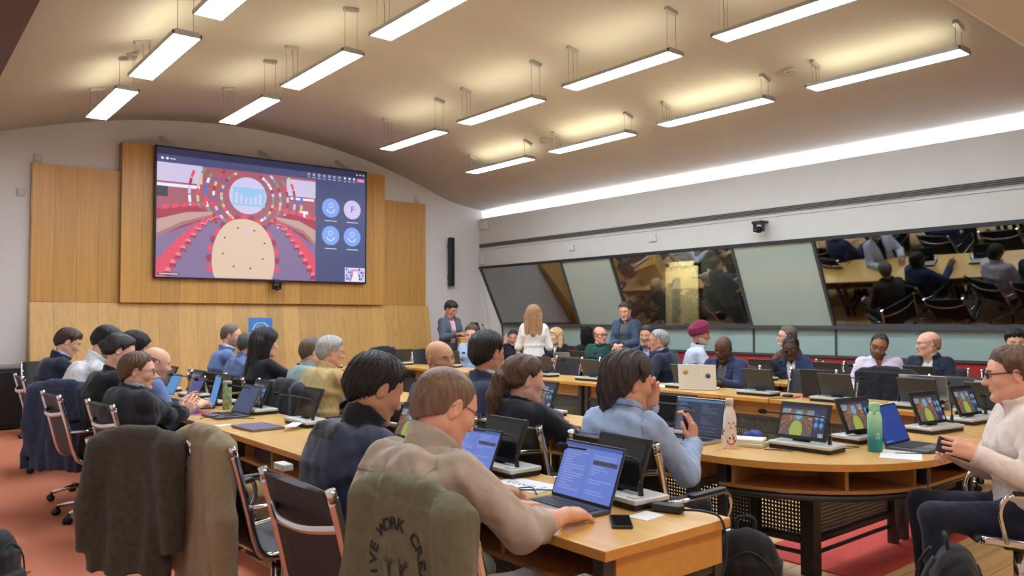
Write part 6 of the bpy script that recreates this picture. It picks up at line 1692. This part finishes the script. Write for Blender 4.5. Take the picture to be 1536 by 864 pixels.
# ------------------------------------------------------------------ bags
def backpack(label, x, y, rz, m, s=1.0, name='backpack', z=0, tip=0):
    r = thing(name, label, 'bag', (x, y, z), rz)
    F = Field((-.2*s, -.17*s, -.01), (.2*s, .17*s, .52*s), .008)
    F.put(seg((0, 0, .05*s), (0, .0, .33*s), (1, 0, 0), (1, 0, 0), .145*s, .135*s, .095*s, .085*s, 3), 0); F.put(ell((0, 0, .34*s), (.125*s, .08*s, .12*s)), .05)
    F.put(seg((0, -.09*s, .07*s), (0, -.085*s, .22*s), (1, 0, 0), (1, 0, 0), .115*s, .105*s, .05*s, .04*s, 3), .015)
    for q in (-1, 1): F.put(cap((q*.14*s, 0, .06*s), (q*.135*s, 0, .17*s), .045*s, .035*s), .015)
    F.near(folds(int(x*10)+3, .004), .02); F.f = np.maximum(F.f, (.004-F.ax[2])[None, None, :]+0*F.f).astype(np.float32)
    v, q = F.mesh(); link('body', np_mesh('body', smooth_np(v, q, 1, .3), q, [m]), r)
    b = MB(); b.tube(spline([(-.035*s, .03*s, .44*s), (-.03*s, .035*s, .49*s), (.03*s, .035*s, .49*s), (.035*s, .03*s, .44*s)], 5), .009, 8); b.build('handle', m, r)
    b = MB(); b.tube(spline([(-.115*s, -.09*s, .12*s), (-.1*s, -.085*s, .3*s), (0, -.075*s, .385*s), (.1*s, -.085*s, .3*s), (.115*s, -.09*s, .12*s)], 6), .004, 6); b.tube([(-.09*s, -.14*s, .21*s), (.09*s, -.14*s, .21*s)], .0035, 6); b.build('zip', DARK, r)
    b = MB()
    for q in (-1, 1): b.tube(spline([(q*.07*s, .08*s, .42*s), (q*.085*s, .125*s, .33*s), (q*.09*s, .13*s, .18*s), (q*.1*s, .09*s, .06*s)], 6), .02, 8, flat=.35)
    b.build('strap', m, r)
    return r
BAGM = fabric('bag_black', (30, 30, 32), .75, .15, .3)
backpack('black backpack standing on the floor beneath the curved table at the near right', 3.62, 1.42, .5, BAGM, 1.1)
backpack('black backpack leaning in the aisle behind the outer left table end', 3.12, 2.12, -.9, BAGM, 1.12)
backpack('black bag at the left photo edge on the orange carpet', .50, 4.72, .8, fabric('bag_dark', (34, 34, 38), .6, .15, .3), .92)
F = Field((-.2, -.12, -.22), (.2, .12, .2), .01); F.put(seg((0, 0, -.14), (0, 0, .12), (1, 0, 0), (1, 0, 0), .14, .11, .05, .04, 3), 0); F.near(folds(8, .012), .03)
o = link('tote_bag', np_mesh('tote_bag', *F.mesh(), [fabric('green_bag', (98, 112, 70))])); o.location = (3.24, 3.3, .66); o.rotation_euler = (0, .2, 1.3); tag(o, 'green cloth bag held on the lap of the woman with the ponytail', 'bag')
# ------------------------------------------------------------------ far end: cabinet, lectern, sign
r = thing('equipment_cabinet', 'tall black equipment cabinet against the end wall at the far left', 'cabinet', (1.2, 12.7, 0))
MB().box((0, 0, .42), (.78, .6, .8), bev=.01).build('body', BLACK, r); b = MB(); b.box((0, 0, .835), (.8, .62, .03), bev=.006); b.build('top', mat('cabinet_top', (120, 120, 122), .4), r)
b = MB(); b.box((0, -.304, .42), (.7, .012, .72), bev=.004); b.build('door', mat('cabinet_door', (30, 30, 33), .3), r)
for x in (-.3, .3):
    b = MB(); b.box((x, 0, .02), (.05, .5, .04)); b.build('foot', DARK, r)
r = thing('lectern', 'light wooden lectern in the far corner beside the standing man', 'lectern', (8.02, 10.75, 0), -.5)
MB().box((0, 0, .56), (.62, .42, 1.12), bev=.006).build('body', wood('lectern_wood', (214, 168, 88), 0, 'X', 'Z', .4), r)
MB().box((0, .02, 1.14), (.66, .46, .03), bev=.005).build('top', EDGE, r)
monitor('conference monitor standing on the wooden lectern', 8.12, 10.85, 120, 2, GM, z=1.156)
r = thing('sign', 'blue sign with a white round emblem on the front of the wooden stand', 'sign', (4.93, 12.55, 0), 0)
MB().box((0, 0, 1.25), (.40, .02, .50), bev=.004).build('board', mat('sign_blue', (72, 132, 206), .5), r)
b = MB(); b.tube([(0, .02, .0), (0, .02, 1.4)], .018, 8); b.box((0, .02, .015), (.36, .26, .03), bev=.008); b.build('stand', DARK, r)
WH = mat('emblem_white', (230, 236, 242), .6); b = MB()
def ring_(rr, t, a0=0, a1=2*PI, c=(0, 1.29)):
    n = 30; P0 = [(c[0]+rr*math.cos(a0+(a1-a0)*i/n), -.0115, c[1]+rr*math.sin(a0+(a1-a0)*i/n)) for i in range(n+1)]
    b.tube(P0, t, 4, flat=1, loop=False)
ring_(.125, .007, -PI*.35, PI*1.35); ring_(.085, .003); ring_(.055, .003); ring_(.025, .003)
for k in range(4): a = PI*k/4; b.tube([(-.085*math.cos(a), -.0115, 1.29-.085*math.sin(a)), (.085*math.cos(a), -.0115, 1.29+.085*math.sin(a))], .0025, 4)
for s in (-1, 1):
    for k in range(7): a = PI/2+s*(.35+.33*k); b.tube([(.125*math.cos(a), -.0115, 1.29+.125*math.sin(a)), (.15*math.cos(a+s*.12), -.0115, 1.29+.15*math.sin(a+s*.12))], .005, 4)
b.build('emblem', WH, r)
# inside the booths
for x, y, n in ((11.55, 7.6, 'in the middle booth'), (11.55, 6.4, 'in the middle booth, nearer one'), (11.5, 4.3, 'in the near booth'), (11.5, 2.9, 'in the near booth, nearer one'), (11.55, 11.6, 'in the far booth')):
    r = thing('booth_chair', 'dark round-backed chair behind the glass %s' % n, 'chair', (x, y, .31), 0, 'booth chairs')
    F = Field((-.3, -.3, .3), (.3, .3, 1.05), .018); F.put(ell((0, 0, .46), (.24, .24, .05)), 0); F.put(ell((.2, 0, .78), (.05, .24, .22)), .03)
    link('seat', np_mesh('seat', *F.mesh(), [fabric('booth_chair', (44, 34, 38))]), r)
    b = MB(); b.lathe([(.03, 0), (.03, .45)], n=10); b.lathe([(.26, 0), (.24, .03), (.03, .06)], n=18); b.tube([(.08, 0, .44), (.22, 0, .5), (.22, 0, .66)], .02, 8); b.build('base', DARK, r)
for x, y, w_, c, n in ((10.95, 7.35, .3, (196, 200, 210), 'white papers on the middle booth desk'), (10.95, 3.2, .3, (84, 130, 190), 'blue folder on the near booth desk'), (10.95, 4.4, .26, (190, 190, 190), 'white papers on the near booth desk')):
    o = MB().box((0, 0, .012), (.2, w_, .024), bev=.004).build('paper_stack', mat('stack_%d' % c[0], c, .7)); o.location = (x, y, 1.162); tag(o, n, 'papers')
for y, n in ((8.1, 'middle'), (4.9, 'near')):
    r = thing('booth_monitor', 'dark flat monitor on the desk of the %s booth' % n, 'monitor', (11.05, y, 1.16), 0)
    MB().box((0, 0, .24), (.03, .48, .3), bev=.006).build('screen_housing', BLACK, r); b = MB(); b.box((.02, 0, .008), (.16, .22, .016), bev=.004); b.box((.02, 0, .08), (.03, .06, .16)); b.build('stand', BLACK, r)
